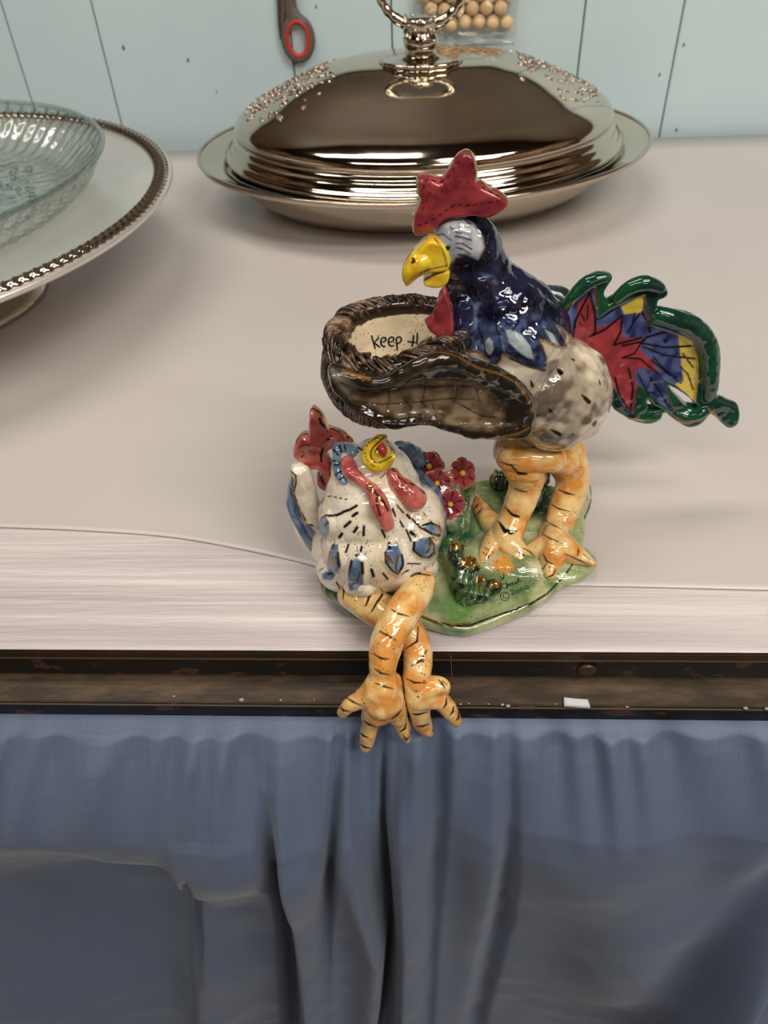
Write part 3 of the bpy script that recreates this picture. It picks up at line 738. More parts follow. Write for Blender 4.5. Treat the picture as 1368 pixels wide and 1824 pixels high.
ops = [('poly', [(790, 1060), (800, 1040), (830, 1035), (845, 1050), (850, 1075), (832, 1106), (808, 1108), (798, 1090)], S(104, 140, 76, 0), 7),
       ('poly', [(775, 940), (840, 925), (850, 960), (810, 975), (785, 990), (770, 975)], GREEN3, 9),
       ('poly', [(566, 1010), (600, 1040), (640, 1080), (700, 1092), (700, 1120), (560, 1120)], S(58, 96, 56, 0), 10),
       ('poly', [(860, 860), (990, 850), (985, 925), (900, 925)], S(52, 80, 44, 0), 12),
       ('poly', [(905, 1045), (930, 1030), (950, 1040), (945, 1055), (915, 1062)], S(92, 130, 78, 0), 7),
       ('poly', [(845, 980), (880, 985), (900, 1010), (870, 1010), (850, 1000)], S(196, 196, 160, 0), 7),
       ('poly', [(940, 1000), (975, 1000), (970, 1030), (945, 1022)], S(210, 206, 168, 0), 7),
       ('poly', [(874, 1000), (900, 985), (916, 1010), (905, 1022), (884, 1018)], S(216, 150, 60, 0), 5),
       ('line', [(743, 1096, 3), (776, 1109, 4), (806, 1115, 5), (838, 1114, 4), (872, 1101, 3), (910, 1088, 4), (945, 1076, 4), (974, 1058, 3), (1004, 1028, 3), (1026, 996, 2.5)], 3, S(46, 30, 14, .4)),
       ('line', [(743, 1093, 2), (776, 1106, 2), (806, 1112, 2), (838, 1110, 2.4)], 2, S(190, 150, 70, .9)),
       ('line', [(570, 1040), (590, 1066), (620, 1085), (650, 1092)], 3, S(120, 84, 34, .5))]
BASE = sculpt('grass_base', [p for p in base_parts], GZS, FG, .0006, 5, GREEN1, ops, .0004, 160,
              mottle=[(GREEN2, 55, .46, .66, .75, 1), (S(200, 202, 152, 0), 70, .55, .75, .8, 4), (S(60, 110, 74, 0), 120, .64, .8, .6, 8)])
bt_ = bvh(BASE)

# ---- rooster body
RY = .074
rb = [egg(992, 702, RY, 93, 100, .0245, -12), egg(950, 690, .070, 92, 88, .0235, 0), egg(915, 655, .068, 95, 70, .022, 25),
      egg(900, 722, .068, 76, 62, .020, 0),
      limb([(826, 432, .070, 51), (845, 458, .070, 47), (851, 490, .070, 54), (868, 530, .070, 64), (892, 570, .070, 82), (912, 600, .070, 92)]),
      limb([(812, 425, .068, 38), (822, 460, .068, 34)]),
      limb([(895, 500, .07, 28), (945, 545, .072, 36), (980, 590, .074, 36)]), limb([(825, 540, .062, 26), (832, 600, .058, 30), (850, 640, .056, 28)])]
cape_lo = Z(5.262, 760, 360, [(250, 1300), (310, 1358), (400, 1390), (480, 1402), (520, 1450), (600, 1510), (660, 1520), (700, 1480), (715, 1415), (760, 1425), (850, 1480), (1000, 1545), (1080, 1560), (1112, 1540), (1118, 1450), (1080, 1350), (1050, 1290), (1100, 1295), (1200, 1345), (1300, 1370), (1270, 1280), (1170, 1130)])
cape = cape_lo + [(1016, 600), (1010, 545), (985, 470), (930, 360), (760, 350), (750, 480), (770, 600)]
face = Z(5.262, 760, 360, [(100, 200), (180, 150), (330, 165), (430, 230), (500, 330), (520, 420), (470, 520), (370, 470), (300, 500), (240, 550), (205, 590), (170, 470), (100, 360), (80, 270)])
rz = lambda pts: Z(5.262, 760, 360, pts)
ops = [('poly', [(810, 612), (880, 650), (900, 690), (960, 690), (975, 640), (1010, 620), (1030, 640), (1010, 610), (930, 600)], S(196, 186, 164, 0), 9)]
for (x, y, dx, dy, wd) in [(996, 661, 4, 4, 8), (947, 683, 2, 6, 5), (1043, 710, 7, 7, 8), (981, 733, 4, 6, 7), (1060, 753, -3, 4, 7), (990, 770, 9, 5, 6), (934, 787, 6, 5, 6), (903, 783, 3, 3, 4), (955, 742, 5, -5, 2), (1020, 640, 3, 2, 3), (1068, 680, 1, 5, 3)]:
    ops.append(('line', [(x-dx, y-dy, wd*.3), (x, y, wd), (x+dx*.8, y+dy*.8, wd*1.1)], wd))
ops += [('npoly', cape, NAVY, NAVY2, 1.0, 240, .0011),
        ('npoly', rz([(340, 1290), (400, 1150), (600, 1130), (760, 1100), (960, 1030), (1150, 1150), (1260, 1330), (1150, 1300), (1060, 1270), (1100, 1450), (1090, 1540), (850, 1450), (720, 1400), (680, 1480), (600, 1490), (500, 1390)]), S(70, 86, 124, 0), NAVY, 9, 520),
        ('npoly', rz([(440, 880), (520, 960), (500, 1180), (420, 1200), (390, 1050)]), SLATE, NAVY, 5, 700),
        ('npoly', rz([(640, 840), (740, 860), (720, 1000), (640, 1020)]), S(50, 62, 96, 0), NAVY, 6, 700),
        ('npoly', rz([(500, 660), (620, 700), (640, 760), (560, 740)]), SLATE, NAVY, 4, 700),
        ('poly', rz([(570, 1275), (595, 1262), (625, 1300), (632, 1370), (605, 1420), (570, 1400), (552, 1340)]), PALEG, 1.2),
        ('poly', rz([(740, 1195), (800, 1190), (880, 1240), (960, 1340), (992, 1460), (930, 1440), (850, 1385), (770, 1310)]), PALEG, 1.2),
        ('poly', rz([(1095, 1200), (1160, 1235), (1215, 1335), (1150, 1310)]), PALEG, 1.2),
        ('line', rz([(700, 1225, 5), (720, 1330, 4), (735, 1400, 2)]), 4, SLATE), ('line', rz([(540, 1380), (600, 1440), (640, 1420)]), 3, BLK), ('line', rz([(830, 1400), (900, 1450), (980, 1480)]), 3, BLK),
        ('line', rz([(640, 1040), (660, 1200), (700, 1240)]), 3, NAVY2), ('line', rz([(840, 1000), (850, 1130), (800, 1200)]), 3, NAVY2), ('line', rz([(540, 700), (600, 850), (580, 1000)]), 3, BLK), ('line', rz([(470, 1180), (520, 1330), (540, 1400)]), 3, BLK),
        ('npoly', face, S(206, 208, 208, 0), S(160, 166, 176, 0), 3.5, 400),
        ('line', rz([(125, 310), (170, 306), (235, 358)]), 2.2), ('line', rz([(228, 250), (280, 290), (345, 305)]), 2.2), ('line', rz([(270, 322), (340, 338), (410, 358)]), 2.4), ('line', rz([(280, 380), (340, 390), (415, 435)]), 2.6),
        ('line', rz([(290, 420), (340, 435), (400, 470)]), 2.6), ('line', rz([(300, 480), (350, 490), (380, 520)]), 3), ('line', rz([(280, 520), (330, 530), (370, 560)]), 3), ('line', rz([(360, 195), (400, 220)]), 3), ('line', rz([(325, 560), (350, 590)]), 2.4),
        ('line', rz([(200, 418), (207, 420)]), 6.5, BLK, .0005),
        ('line', rz([(80, 240), (180, 130), (310, 88), (450, 95), (545, 125)]), 3, S(20, 24, 40, 0)),
        ('line', rz([(75, 350), (140, 420), (175, 500), (195, 580)]), 2.5),
        ('line', cape_lo[:-1], 2.6, GOLD, .0003),
        ('line', rz([(790, 1460), (900, 1510), (1000, 1545), (1100, 1575)]), 6, S(44, 56, 70, 0))]
RB = sculpt('rooster_body', rb, GZ, FG, .0004, 12, S(176, 162, 140, 0), ops, .0007, 150,
            mottle=[(S(104, 92, 80, 0), 95, .44, .58, .95, 1), (S(222, 208, 184, 0), 90, .52, .66, .9, 6)])
rt = bvh(RB)
# eye
q = surf(rt, 798.6, 440, .0000)
V, f = ellipsoid(q, [RIGHT*.0008, UPV*.0007, FWD*.0006], 2); link('eye', mesh(V, f), plain('black_glaze', S(12, 12, 12), .08), RB)

# ---- rooster comb
r4 = lambda pts: Z(3.3175, 560, 250, pts)
comb = r4([(905, 58), (945, 95), (958, 180), (965, 235), (1050, 288), (1140, 338), (1136, 372), (1050, 428), (1000, 440), (900, 428), (800, 445), (720, 500), (660, 532), (600, 540), (577, 500), (595, 430), (628, 350), (612, 290), (618, 215), (690, 210), (750, 232), (800, 150), (860, 80)])
def dashes(pts, n, wd, col=BLK, fill=.55, rnd=1.):
    P = [np.array(p[:2]) for p in pts]; L = np.cumsum([0]+[np.linalg.norm(b-a) for a, b in zip(P, P[1:])]); out = []
    g = lambda s: (np.interp(s, L, [p[0] for p in P]), np.interp(s, L, [p[1] for p in P]))
    for i in range(n):
        s0 = L[-1]*(i+.2)/n; s1 = s0+L[-1]/n*fill; a, b = g(s0), g(s1); j = rnd*random.uniform(-1.2, 1.2)
        out.append(('line', [(a[0], a[1]+j, wd*.6), ((a[0]+b[0])/2, (a[1]+b[1])/2, wd), (b[0], b[1]-j, wd*.4)], wd, col))
    return out
ops = [('npoly', comb, RED1, RED2, 1., 300)] + dashes(r4([(640, 300), (660, 225), (740, 250), (790, 220), (850, 125), (915, 80), (940, 160), (950, 220), (1010, 290), (1110, 345)]), 15, 3.4) \
    + dashes(r4([(600, 500), (640, 500), (730, 450), (830, 380), (930, 385), (1020, 370), (1110, 355)]), 12, 3.2) + dashes(r4([(630, 420), (670, 350), (690, 290)]), 3, 2) + dashes(r4([(840, 250), (900, 240), (960, 300)]), 3, 2)
ops += [('line', r4([(618, 218), (612, 290), (628, 350), (596, 430), (578, 500), (600, 540), (660, 534), (700, 515)]), 2.6, GOLD), ('line', r4([(880, 70), (908, 58), (945, 92), (958, 180), (962, 235), (1050, 288), (1140, 338), (1136, 375)]), 3.0, GOLD)]
CM = sculpt('comb', [plate(comb, .066, .0040, 4)], GZR, RB, .00042, 4, RED1, ops, .0006, 160)

# ---- rooster beak and wattle
ub = r4([(705, 568), (650, 588), (590, 650), (535, 725), (521, 785), (538, 838), (570, 828), (620, 785), (680, 762), (785, 742), (800, 690), (775, 610)])
lb = r4([(645, 828), (680, 795), (720, 765), (790, 742), (800, 790), (775, 835), (720, 850), (680, 845)])
bk = [limb([(768, 455, .064, 21), (758, 462, .062, 21), (746, 468, .060, 20), (732, 480, .059, 14), (725, 492, .0585, 8), (723, 499, .058, 4)]), plate(ub, .0625, .0042, 3)]
ops = [('npoly', [(700, 400), (820, 400), (820, 520), (700, 520)], YEL, YEL2, 1, 260), ('line', r4([(583, 700), (590, 715), (578, 722)]), 5), ('line', r4([(710, 580), (755, 640), (775, 700), (783, 745)]), 2), ('line', r4([(620, 788), (680, 762), (785, 740)]), 2)]
UB = sculpt('beak', bk, GZS, RB, .0004, 4, YEL, ops, .0003, 200)
ops = [('npoly', lb, YEL, YEL2, 1, 260), ('line', r4([(645, 828), (700, 800), (740, 765), (790, 742)]), 2.2)]
sculpt('lower_beak', [plate(lb, .0635, .0042, 3)], GZS, RB, .0004, 3, YEL, ops, .0003, 200)
wt = r4([(765, 862), (792, 900), (822, 1000), (828, 1100), (812, 1190), (800, 1225), (770, 1237), (760, 1180), (690, 1130), (652, 1085), (662, 1058), (702, 1018), (728, 935)])
sculpt('wattle', [plate(wt, .049, .0034, 5)], GZR, RB, .00042, 5, RED1, [('line', r4([(822, 1010), (826, 1120), (800, 1190), (775, 1235)]), 2.2)], .0006, 170, mottle=[(RED2, 200, .4, .6, .8, 2)])

# ---- tail
z5 = lambda pts: Z(3.257, 920, 460, pts)
tail = z5([(240, 430), (245, 350), (268, 285), (330, 190), (420, 110), (500, 88), (550, 98), (532, 140), (505, 195), (520, 240), (550, 228), (590, 190), (660, 145), (750, 115), (830, 135), (873, 188), (850, 216), (812, 232), (815, 290), (850, 305), (930, 305), (1030, 335), (1110, 410), (1155, 490), (1170, 600), (1165, 720), (1158, 785),
           (1200, 810), (1275, 845), (1287, 895), (1272, 950), (1220, 967), (1180, 940), (1120, 885), (1100, 905), (1060, 950), (990, 967), (920, 930), (855, 880), (830, 920), (760, 947), (680, 932), (600, 890), (552, 845), (546, 760), (530, 690), (480, 625), (400, 560), (330, 490)])
holes = [z5([(750, 795), (790, 838), (838, 856), (800, 868), (752, 868)]), z5([(868, 712), (900, 728), (960, 765), (1035, 835), (1030, 852), (985, 850), (935, 805), (890, 755)])]
inner = z5([(285, 430), (298, 330), (345, 250), (420, 190), (455, 165), (470, 230), (480, 350), (545, 300), (620, 265), (745, 215), (768, 300), (785, 395), (900, 432), (990, 465), (1040, 530), (1052, 650), (1035, 835), (930, 745), (850, 700), (905, 880), (840, 850), (765, 775), (692, 725), (680, 900), (630, 875), (565, 740), (515, 640), (400, 530), (330, 470)])
redp = z5([(335, 470), (348, 380), (362, 270), (430, 203), (452, 300), (465, 400), (520, 400), (618, 338), (622, 470), (738, 470), (722, 540), (790, 600), (835, 680), (760, 645), (690, 655), (700, 740), (680, 900), (635, 872), (565, 740), (515, 640), (400, 530)])
ops = [('npoly', inner, S(44, 54, 104, 0), S(86, 98, 146, 0), 1.3, 380, -.0011),
       ('poly', z5([(945, 452), (1015, 478), (1045, 560), (1055, 680), (1038, 838), (925, 735), (975, 722), (960, 600)]), S(232, 204, 96, 0), 1.5), ('poly', z5([(612, 290), (680, 255), (745, 218), (735, 320), (660, 328), (630, 330)]), S(230, 206, 80, 0), 1.5),
       ('npoly', redp, S(168, 64, 68, 0), S(146, 50, 58, 0), 1.2, 300),
       ('poly', z5([(300, 330), (330, 280), (325, 400), (320, 455), (290, 425)]), S(110, 124, 180, 0), 2)]
for P_, wd in [([(330, 470), (350, 360), (430, 205)], 2.6), ([(430, 205), (460, 330), (462, 440), (430, 462)], 2.8), ([(430, 462), (520, 420), (618, 338)], 2.6), ([(618, 338), (610, 430), (570, 510), (730, 470)], 2.4), ([(620, 515), (740, 490), (760, 465), (870, 435)], 2.6),
               ([(740, 480), (690, 560), (620, 585), (720, 590), (830, 680)], 2.2), ([(730, 500), (870, 525), (1030, 515)], 2.4), ([(740, 520), (860, 570), (1040, 590)], 2.2), ([(790, 600), (900, 690), (960, 730)], 2), ([(655, 645), (680, 760), (665, 890)], 2.4), ([(575, 700), (600, 800), (650, 880)], 2.4), ([(470, 360), (500, 350), (590, 290)], 2.6), ([(720, 330), (690, 370), (650, 440)], 2),
               ([(735, 320), (765, 380), (780, 435)], 3), ([(690, 325), (680, 380)], 2), ([(960, 640), (1000, 680), (1030, 770)], 2), ([(970, 560), (1000, 600), (1030, 640)], 2), ([(710, 680), (760, 780), (830, 800)], 2), ([(780, 700), (840, 790), (890, 870)], 2.4), ([(860, 480), (870, 495), (880, 480)], 2.5), ([(800, 580), (850, 640), (930, 700)], 2),
               ([(380, 330), (400, 370)], 2), ([(420, 280), (415, 360)], 2), ([(370, 380), (385, 400)], 1.6)]:
    ops.append(('line', z5(P_), wd*1.6))
ops += [('line', z5([(300, 275), (400, 210), (455, 165), (468, 240), (470, 300)]), 2.6, GOLD), ('line', z5([(560, 290), (650, 250), (745, 215), (755, 300), (770, 400)]), 2.6, S(150, 116, 40, .8)), ('line', z5([(1052, 560), (1056, 680), (1038, 810)]), 1.6, GOLD),
        ('line', z5([(236, 395), (285, 458), (340, 500), (400, 560), (480, 625), (530, 690), (548, 770), (552, 845), (600, 890), (680, 930)]), 7, BLK), ('line', z5([(900, 900), (950, 945), (1030, 945)]), 3, S(150, 90, 50, .6)), ('line', z5([(1110, 870), (1180, 940)]), 2.5, GOLD), ('line', z5([(660, 930), (740, 945)]), 2, GOLD)]
tyf = lambda px, py: .083+(px-1000)*.00003
knob = limb([(1283, 712, .093, 7), (1295, 722, .093, 9), (1303, 738, .093, 12)])
rimt = limb([(1003, 560, .081, 9), (1020, 530, .081, 10), (1050, 503, .081, 12), (1076, 495, .081, 8)]); rim2 = limb([(1098, 530, .083, 8), (1122, 512, .083, 12), (1150, 505, .083, 12), (1176, 514, .083, 8)])
rim3 = limb([(1172, 560, .086, 14), (1210, 570, .086, 15), (1245, 590, .087, 16), (1263, 625, .088, 16), (1265, 680, .088, 14), (1262, 705, .088, 10)])
rim4 = limb([(1205, 735, .087, 8), (1225, 742, .087, 12), (1248, 735, .087, 10), (1268, 722, .09, 7), (1282, 714, .092, 7)])
sculpt('tail', [plate(tail, tyf, .0030, 4, holes), knob, rimt, rim2, rim3, rim4], GZ, RB, .00045, 3, S(22, 78, 50, 0), ops, .0003, 160, mottle=[(S(14, 50, 46, 0), 90, .45, .65, .9, 3)], infl=.0004)

# ---- near wing folded round the nest
wing = r4([(92, 1338), (170, 1352), (300, 1398), (430, 1392), (540, 1335), (640, 1285), (760, 1252), (860, 1278), (960, 1338), (1100, 1375), (1200, 1425), (1282, 1545), (1298, 1650), (1272, 1722), (1200, 1748), (1100, 1740), (1000, 1738), (900, 1735), (750, 1690), (650, 1655), (520, 1680), (440, 1680), (330, 1620), (200, 1560), (130, 1470), (88, 1400)])
winner = r4([(150, 1440), (300, 1490), (460, 1480), (640, 1430), (800, 1420), (950, 1440), (1060, 1510), (1120, 1600), (1130, 1680), (1050, 1715), (900, 1705), (760, 1660), (640, 1620), (500, 1640), (380, 1600), (220, 1530)])
wyf = lambda px, py: .0200+max(0, px-760)*.000105
ops = [('npoly', winner, S(132, 114, 90, 0), S(88, 72, 52, 0), 5, 330, -.0012),
       ('poly', r4([(160, 1352), (240, 1380), (330, 1402), (330, 1415), (240, 1400), (170, 1370)]), S(150, 96, 36, 0), 2), ('poly', r4([(90, 1340), (180, 1400), (260, 1470), (200, 1500), (100, 1400)]), S(120, 114, 104, 0), 6)]
for P_ in [[(230, 1545), (400, 1570), (600, 1560), (800, 1540), (950, 1545)], [(440, 1480), (450, 1550), (430, 1620)], [(655, 1400), (660, 1480), (640, 1560), (680, 1600)], [(840, 1420), (850, 1500), (830, 1570)], [(800, 1540), (900, 1590), (1000, 1640), (1080, 1650)], [(700, 1560), (720, 1620), (700, 1650)], [(520, 1530), (580, 1590), (560, 1640)], [(960, 1480), (980, 1560)]]:
    ops.append(('line', r4([(x, y, 1.2+random.random()*1.6) for x, y in P_]), 2, S(40, 30, 22, 0), -.0004))
ops += [('line', r4([(860, 1285), (960, 1342), (1100, 1382), (1190, 1430), (1250, 1510), (1275, 1560)]), 2.6, S(160, 116, 50, .7)), ('line', r4([(1270, 1700), (1200, 1735), (1120, 1748)]), 2.4, S(180, 136, 60, .8)), ('line', r4([(740, 1250), (860, 1280)]), 2, S(120, 80, 30, .4))]
ropes = [limb([(594, 662, .0185, 7), (620, 672, .0175, 9), (655, 682, .0165, 10), (692, 680, .0165, 10), (722, 664, .0170, 11), (755, 646, .0180, 13), (795, 640, .0205, 14), (835, 652, .026, 15), (880, 668, .031, 15), (915, 690, .0350, 15), (938, 720, .038, 14), (938, 752, .0385, 12), (910, 766, .0355, 9)])]
WG = sculpt('wing', [plate(wing, wyf, .0040, 6)]+ropes, GZ, RB, .00045, 4, S(34, 27, 21, 0), ops, .0005, 170, mottle=[(S(70, 60, 48, 0), 200, .55, .75, .7, 3)])
# far wing tip seen behind the neck
fw = limb([(958, 525, .105, 14), (985, 528, .106, 20), (1005, 545, .106, 24), (1000, 580, .104, 24)])
sculpt('far_wing', [fw, egg(972, 545, .104, 34, 28, .006, -20)], GZT, RB, .0006, 3, S(52, 60, 64, 0), [('line', [(955, 515), (985, 520), (1010, 532)], 3, S(150, 170, 178, 0)), ('line', [(962, 530), (990, 536), (1012, 550)], 2.4, S(120, 140, 150, 0)), ('line', [(965, 545), (990, 552), (1005, 566)], 2, S(20, 24, 28, 0))], .0004, 260)

# ---- nest bowl with twig rim
C1 = at(700, 604, .050); C2 = at(700, 733, .046)
rim_px = [(596, 602, .050), (612, 577, .058), (646, 556, .065), (700, 545, .070), (755, 545, .072), (808, 560, .068), (838, 590, .060), (815, 612, .050), (778, 628, .040), (740, 650, .0325), (695, 662, .0305), (648, 656, .0325), (612, 636, .040)]
RP = catmull([at(*p) for p in rim_px], 8, True); RC = np.mean(RP, 0)
def bring(h, k):
    c_ = RC*(1-h)+np.array([C2[0], C2[1], C2[2]])*h; return [c_+(p-RC)*k*np.array([1, 1, 1-h]) for p in RP]
rings = [bring(h, k) for h, k in [(1.0, .05), (.98, .35), (.90, .62), (.75, .96), (.5, 1.14), (.25, 1.16), (.05, 1.08), (-.03, 1.0), (.0, .88), (.12, .82), (.35, .76), (.55, .62), (.68, .40), (.72, .05)]]
NB = sculpt('nest_bowl', [loft(rings)], GZS, FG, .00045, 3, S(222, 204, 172, 0), [], .0003, 150,
            extra=lambda co, nm, u, v, fc, c, d: (np.where(((((co[:, :2]-RC[:2])*nm[:, :2]).sum(1) > 0) & (co[:, 2] < RC[2]+.002) & (nm[:, 2] < .75))[:, None], np.array(S(70, 54, 40, 0)), c), d))
tw = []
TL = len(RP)
def rimframe(s):
    i = int(s) % TL; a = s-int(s); p = RP[i]*(1-a)+RP[(i+1) % TL]*a; t_ = RP[(i+1) % TL]-RP[i-1]; t_ /= np.linalg.norm(t_)
    o_ = p-RC; o_ = o_-o_.dot(t_)*t_; o_[2] *= .3; o_ /= np.linalg.norm(o_); return p, t_, o_, np.cross(t_, o_)
for i in range(300):      # twigs wound slantwise round the rim
    s0 = random.uniform(0, TL); ph = random.uniform(0, 6.28); pts = []; Ls = random.uniform(4, 9); R_ = .0038+random.uniform(-.0006, .0004)
    front = 1.22 if 64 < (s0 % TL) < 100 else (1.0 if (s0 % TL) < 8 or s0 % TL > 56 else .8)
    for k in range(8):
        p, t_, o_, b_ = rimframe(s0+Ls*k/7); a_ = ph+(1.9 if front < 1.2 else .7)*k/7*2
        pts.append(p+(o_*math.cos(a_)+b_*math.sin(a_)*1.2)*R_*front)
    tw.append(tube(catmull(pts, 2), random.uniform(.00045, .00095), 6))
for i in range(230):      # twigs running down the outside of the bowl
    s0 = random.uniform(0, TL); pts = []; ds = random.uniform(3, 8)
    for k in range(9):
        h = -.02+k/8*random.uniform(.93, 1.0); j = int(s0+ds*k/8) % TL; kk = np.interp(h, [0, .25, .5, .75, .9, 1], [1.09, 1.17, 1.16, .98, .72, .3])
        c_ = RC*(1-h)+C2*h; pts.append(c_+(RP[j]-RC)*kk*np.array([1, 1, 1-h]))
    tw.append(tube(catmull(pts, 2), random.uniform(.0005, .0010), 6))
V, f = merge(tw); me = mesh(V, f)
t = NT('twig_glaze'); vn = t.noise(160, 3, .6); t.l(t.ramp(vn, [(.38, S(26, 20, 16)), (.55, S(74, 56, 42)), (.70, S(150, 122, 96))]), t.b.inputs['Base Color']); t.b.inputs['Roughness'].default_value = .16; t.bump(t.noise(700, 2), .4, .0004); TWM = t.m
tag(link('woven_twigs', me, TWM, NB), kind='stuff', label='dark brown twigs wound round the nest bowl')
V, f = tube(RP, .0040, 12, True); link('rim_core', mesh(V, f), plain('rim_core_glaze', S(34, 26, 20), .15), NB)
# lettering inside the bowl
INK = plain('black_ink_glaze', S(18, 16, 16), .2)
nt = bvh(NB)
def ink(tree, lines, r, name, parent, m=INK):
    out = []
    for L in lines:
        pts = []
        for q in catmull([np.array(p[:2], float) for p in L], 4) if len(L) > 2 else [np.array(L[0], float), (np.array(L[0], float)+L[1])/2, np.array(L[1], float)]:
            h = surf(tree, q[0], q[1], .00005)
            if h is not None: pts.append(h)
        if len(pts) > 1: out.append(tube(pts, r, 6))
    if out:
        V, f = merge(out); return link(name, mesh(V, f), m, parent)
z7 = lambda pts: Z(5.948, 570, 520, pts)
ink(nt, [z7([(545, 460), (562, 520), (585, 604)]), z7([(625, 482), (595, 515), (568, 540)]), z7([(572, 532), (600, 560), (632, 582)]),
         z7([(642, 535), (690, 520), (697, 492), (668, 482), (645, 515), (648, 555), (672, 578), (692, 572)]),
         z7([(722, 532), (772, 522), (780, 490), (750, 478), (726, 510), (728, 550), (752, 572), (786, 568)]),
         z7([(808, 485), (812, 550), (820, 618)]), z7([(810, 492), (840, 474), (862, 498), (850, 530), (820, 546)]),
         z7([(992, 458), (985, 520), (975, 582)]), z7([(926, 525), (970, 530), (1012, 536)]), z7([(1032, 432), (1030, 500), (1026, 556)])], .00036, 'lettering', NB)

# ---- rooster legs
def stripes(lst, wd=3.0):
    return [('line', [(p[0], p[1], wd*.5)]+[(q[0], q[1], wd) for q in P_[1:-1]]+[(P_[-1][0], P_[-1][1], wd*.4)], wd) for P_ in lst for p in [P_[0]]]
z7b = lambda pts: Z(3.42, 700, 760, pts); zf = lambda pts: Z(7.6, 900, 860, pts); z3 = lambda pts: Z(6.84, 760, 780, pts)
OM = [(OR2, 110, .42, .62, .95, 1), (S(244, 214, 150, 0), 140, .58, .75, .7, 5)]
l1 = [limb([(925, 800, .072, 44), (935, 832, .069, 36), (940, 845, .068, 31), (936, 868, .067, 27), (928, 892, .064, 26), (916, 920, .061, 24), gnd(906, 950, .018, 25), gnd(898, 968, .014, 26)]),
      limb([(905, 816, .064, 20), (940, 818, .062, 22), (985, 818, .064, 22)]), limb([(915, 838, .063, 16), (945, 840, .062, 17), (955, 835, .064, 15)]),
      limb([gnd(905, 945, .016, 24), gnd(875, 930, .015, 19), gnd(858, 908, .013, 15), gnd(841, 888, .013, 10)], True), limb([gnd(890, 960, .014, 24), gnd(870, 980, .013, 16), gnd(862, 1000, .011, 11)], True),
      limb([gnd(905, 970, .014, 24), gnd(920, 985, .012, 20), gnd(921, 1006, .010, 12)], True)]
l1[0] = limb([(925, 800, .072, 44), (935, 832, .069, 36), (940, 845, .068, 31), (936, 868, .067, 27), (928, 892, .064, 26), (916, 920, .061, 24)])
l1.append(limb([tuple(at(916, 920, .061))+(24*depth(at(916, 920, .061))/F,), gnd(905, 948, .018, 26), gnd(900, 966, .014, 26)], True))
st1 = [z7b([(655, 215), (700, 232), (760, 235)]), z7b([(715, 232), (760, 285), (812, 288)]), z7b([(740, 375), (780, 392), (822, 398)]), z7b([(685, 490), (725, 540), (768, 548)]), z7b([(635, 572), (680, 645), (755, 636)]), z7b([(690, 772), (740, 800), (800, 832)]), z7b([(755, 760), (800, 785), (822, 808)]), z7b([(790, 740), (850, 765), (872, 798)]),
       z3([(580, 760), (540, 790), (510, 820)]), z3([(632, 800), (605, 835), (578, 865)]), z3([(672, 855), (645, 900), (605, 935)]), z3([(570, 900), (600, 980), (638, 1042)]), z7b([(515, 740), (500, 770), (488, 800)]), z7b([(560, 738), (585, 752)]), z7b([(545, 765), (580, 790)]), z7b([(585, 785), (570, 820), (545, 842)])]
RL = sculpt('leg', l1, GZL, RB, .00045, 14, OR1, stripes(st1, 3.4)+[('line', z7b([(650, 580, 2), (680, 632, 8), (720, 645, 8), (755, 636, 2)]), 6), ('line', z7b([(685, 492, 2), (730, 540, 6), (768, 548, 4)]), 6), ('line', z7b([(720, 235, 2), (768, 286, 5), (812, 288, 4)]), 5)], .0004, 150, mottle=OM, infl=.0006)
k2 = lambda *p: tuple(at(*p[:3]))+(p[3]*depth(at(*p[:3]))/F,)
l2 = [limb([(1000, 800, .082, 40), (1018, 838, .080, 31), (1019, 866, .077, 28), (1008, 896, .073, 27), (998, 924, .068, 24), (988, 948, .062, 25)]), limb([k2(988, 948, .062, 25), gnd(988, 972, .016, 27), gnd(996, 990, .012, 19)], True),
      limb([gnd(1000, 975, .017, 24), gnd(1026, 988, .015, 15), gnd(1045, 998, .014, 9), gnd(1056, 1003, .014, 4)], True), limb([gnd(985, 985, .015, 24), gnd(982, 1005, .012, 16), gnd(979, 1022, .011, 9)], True), limb([gnd(970, 975, .015, 20), gnd(945, 985, .012, 15), gnd(930, 992, .011, 10)], True),
      limb([(970, 818, .066, 20), (1005, 822, .070, 24)])]
st2 = [z7b([(950, 262), (1000, 285), (1062, 298)]), zf([(725, 92), (820, 140), (940, 165)]), zf([(620, 292), (720, 350), (880, 392)]), zf([(540, 505), (640, 570), (745, 618)]), zf([(498, 690), (620, 760), (770, 818)]), zf([(235, 885), (330, 930), (410, 1015)]), zf([(985, 885), (990, 930), (980, 985)]), zf([(1065, 965), (1040, 1000)]), zf([(1070, 975), (1130, 1040), (1165, 1080)]), zf([(805, 960), (1000, 1050), (1160, 1120)]),
       zf([(515, 965), (560, 1060), (670, 1110)]), zf([(565, 1085), (500, 1180), (425, 1300)]), zf([(590, 1140), (655, 1168)]), zf([(690, 1165), (640, 1250), (530, 1300)]), z7b([(1010, 385), (1060, 405), (1105, 415)])]
sculpt('leg', l2, GZL, RB, .00045, 14, OR1, stripes(st2, 3.2), .0004, 150, mottle=OM, infl=.0006)

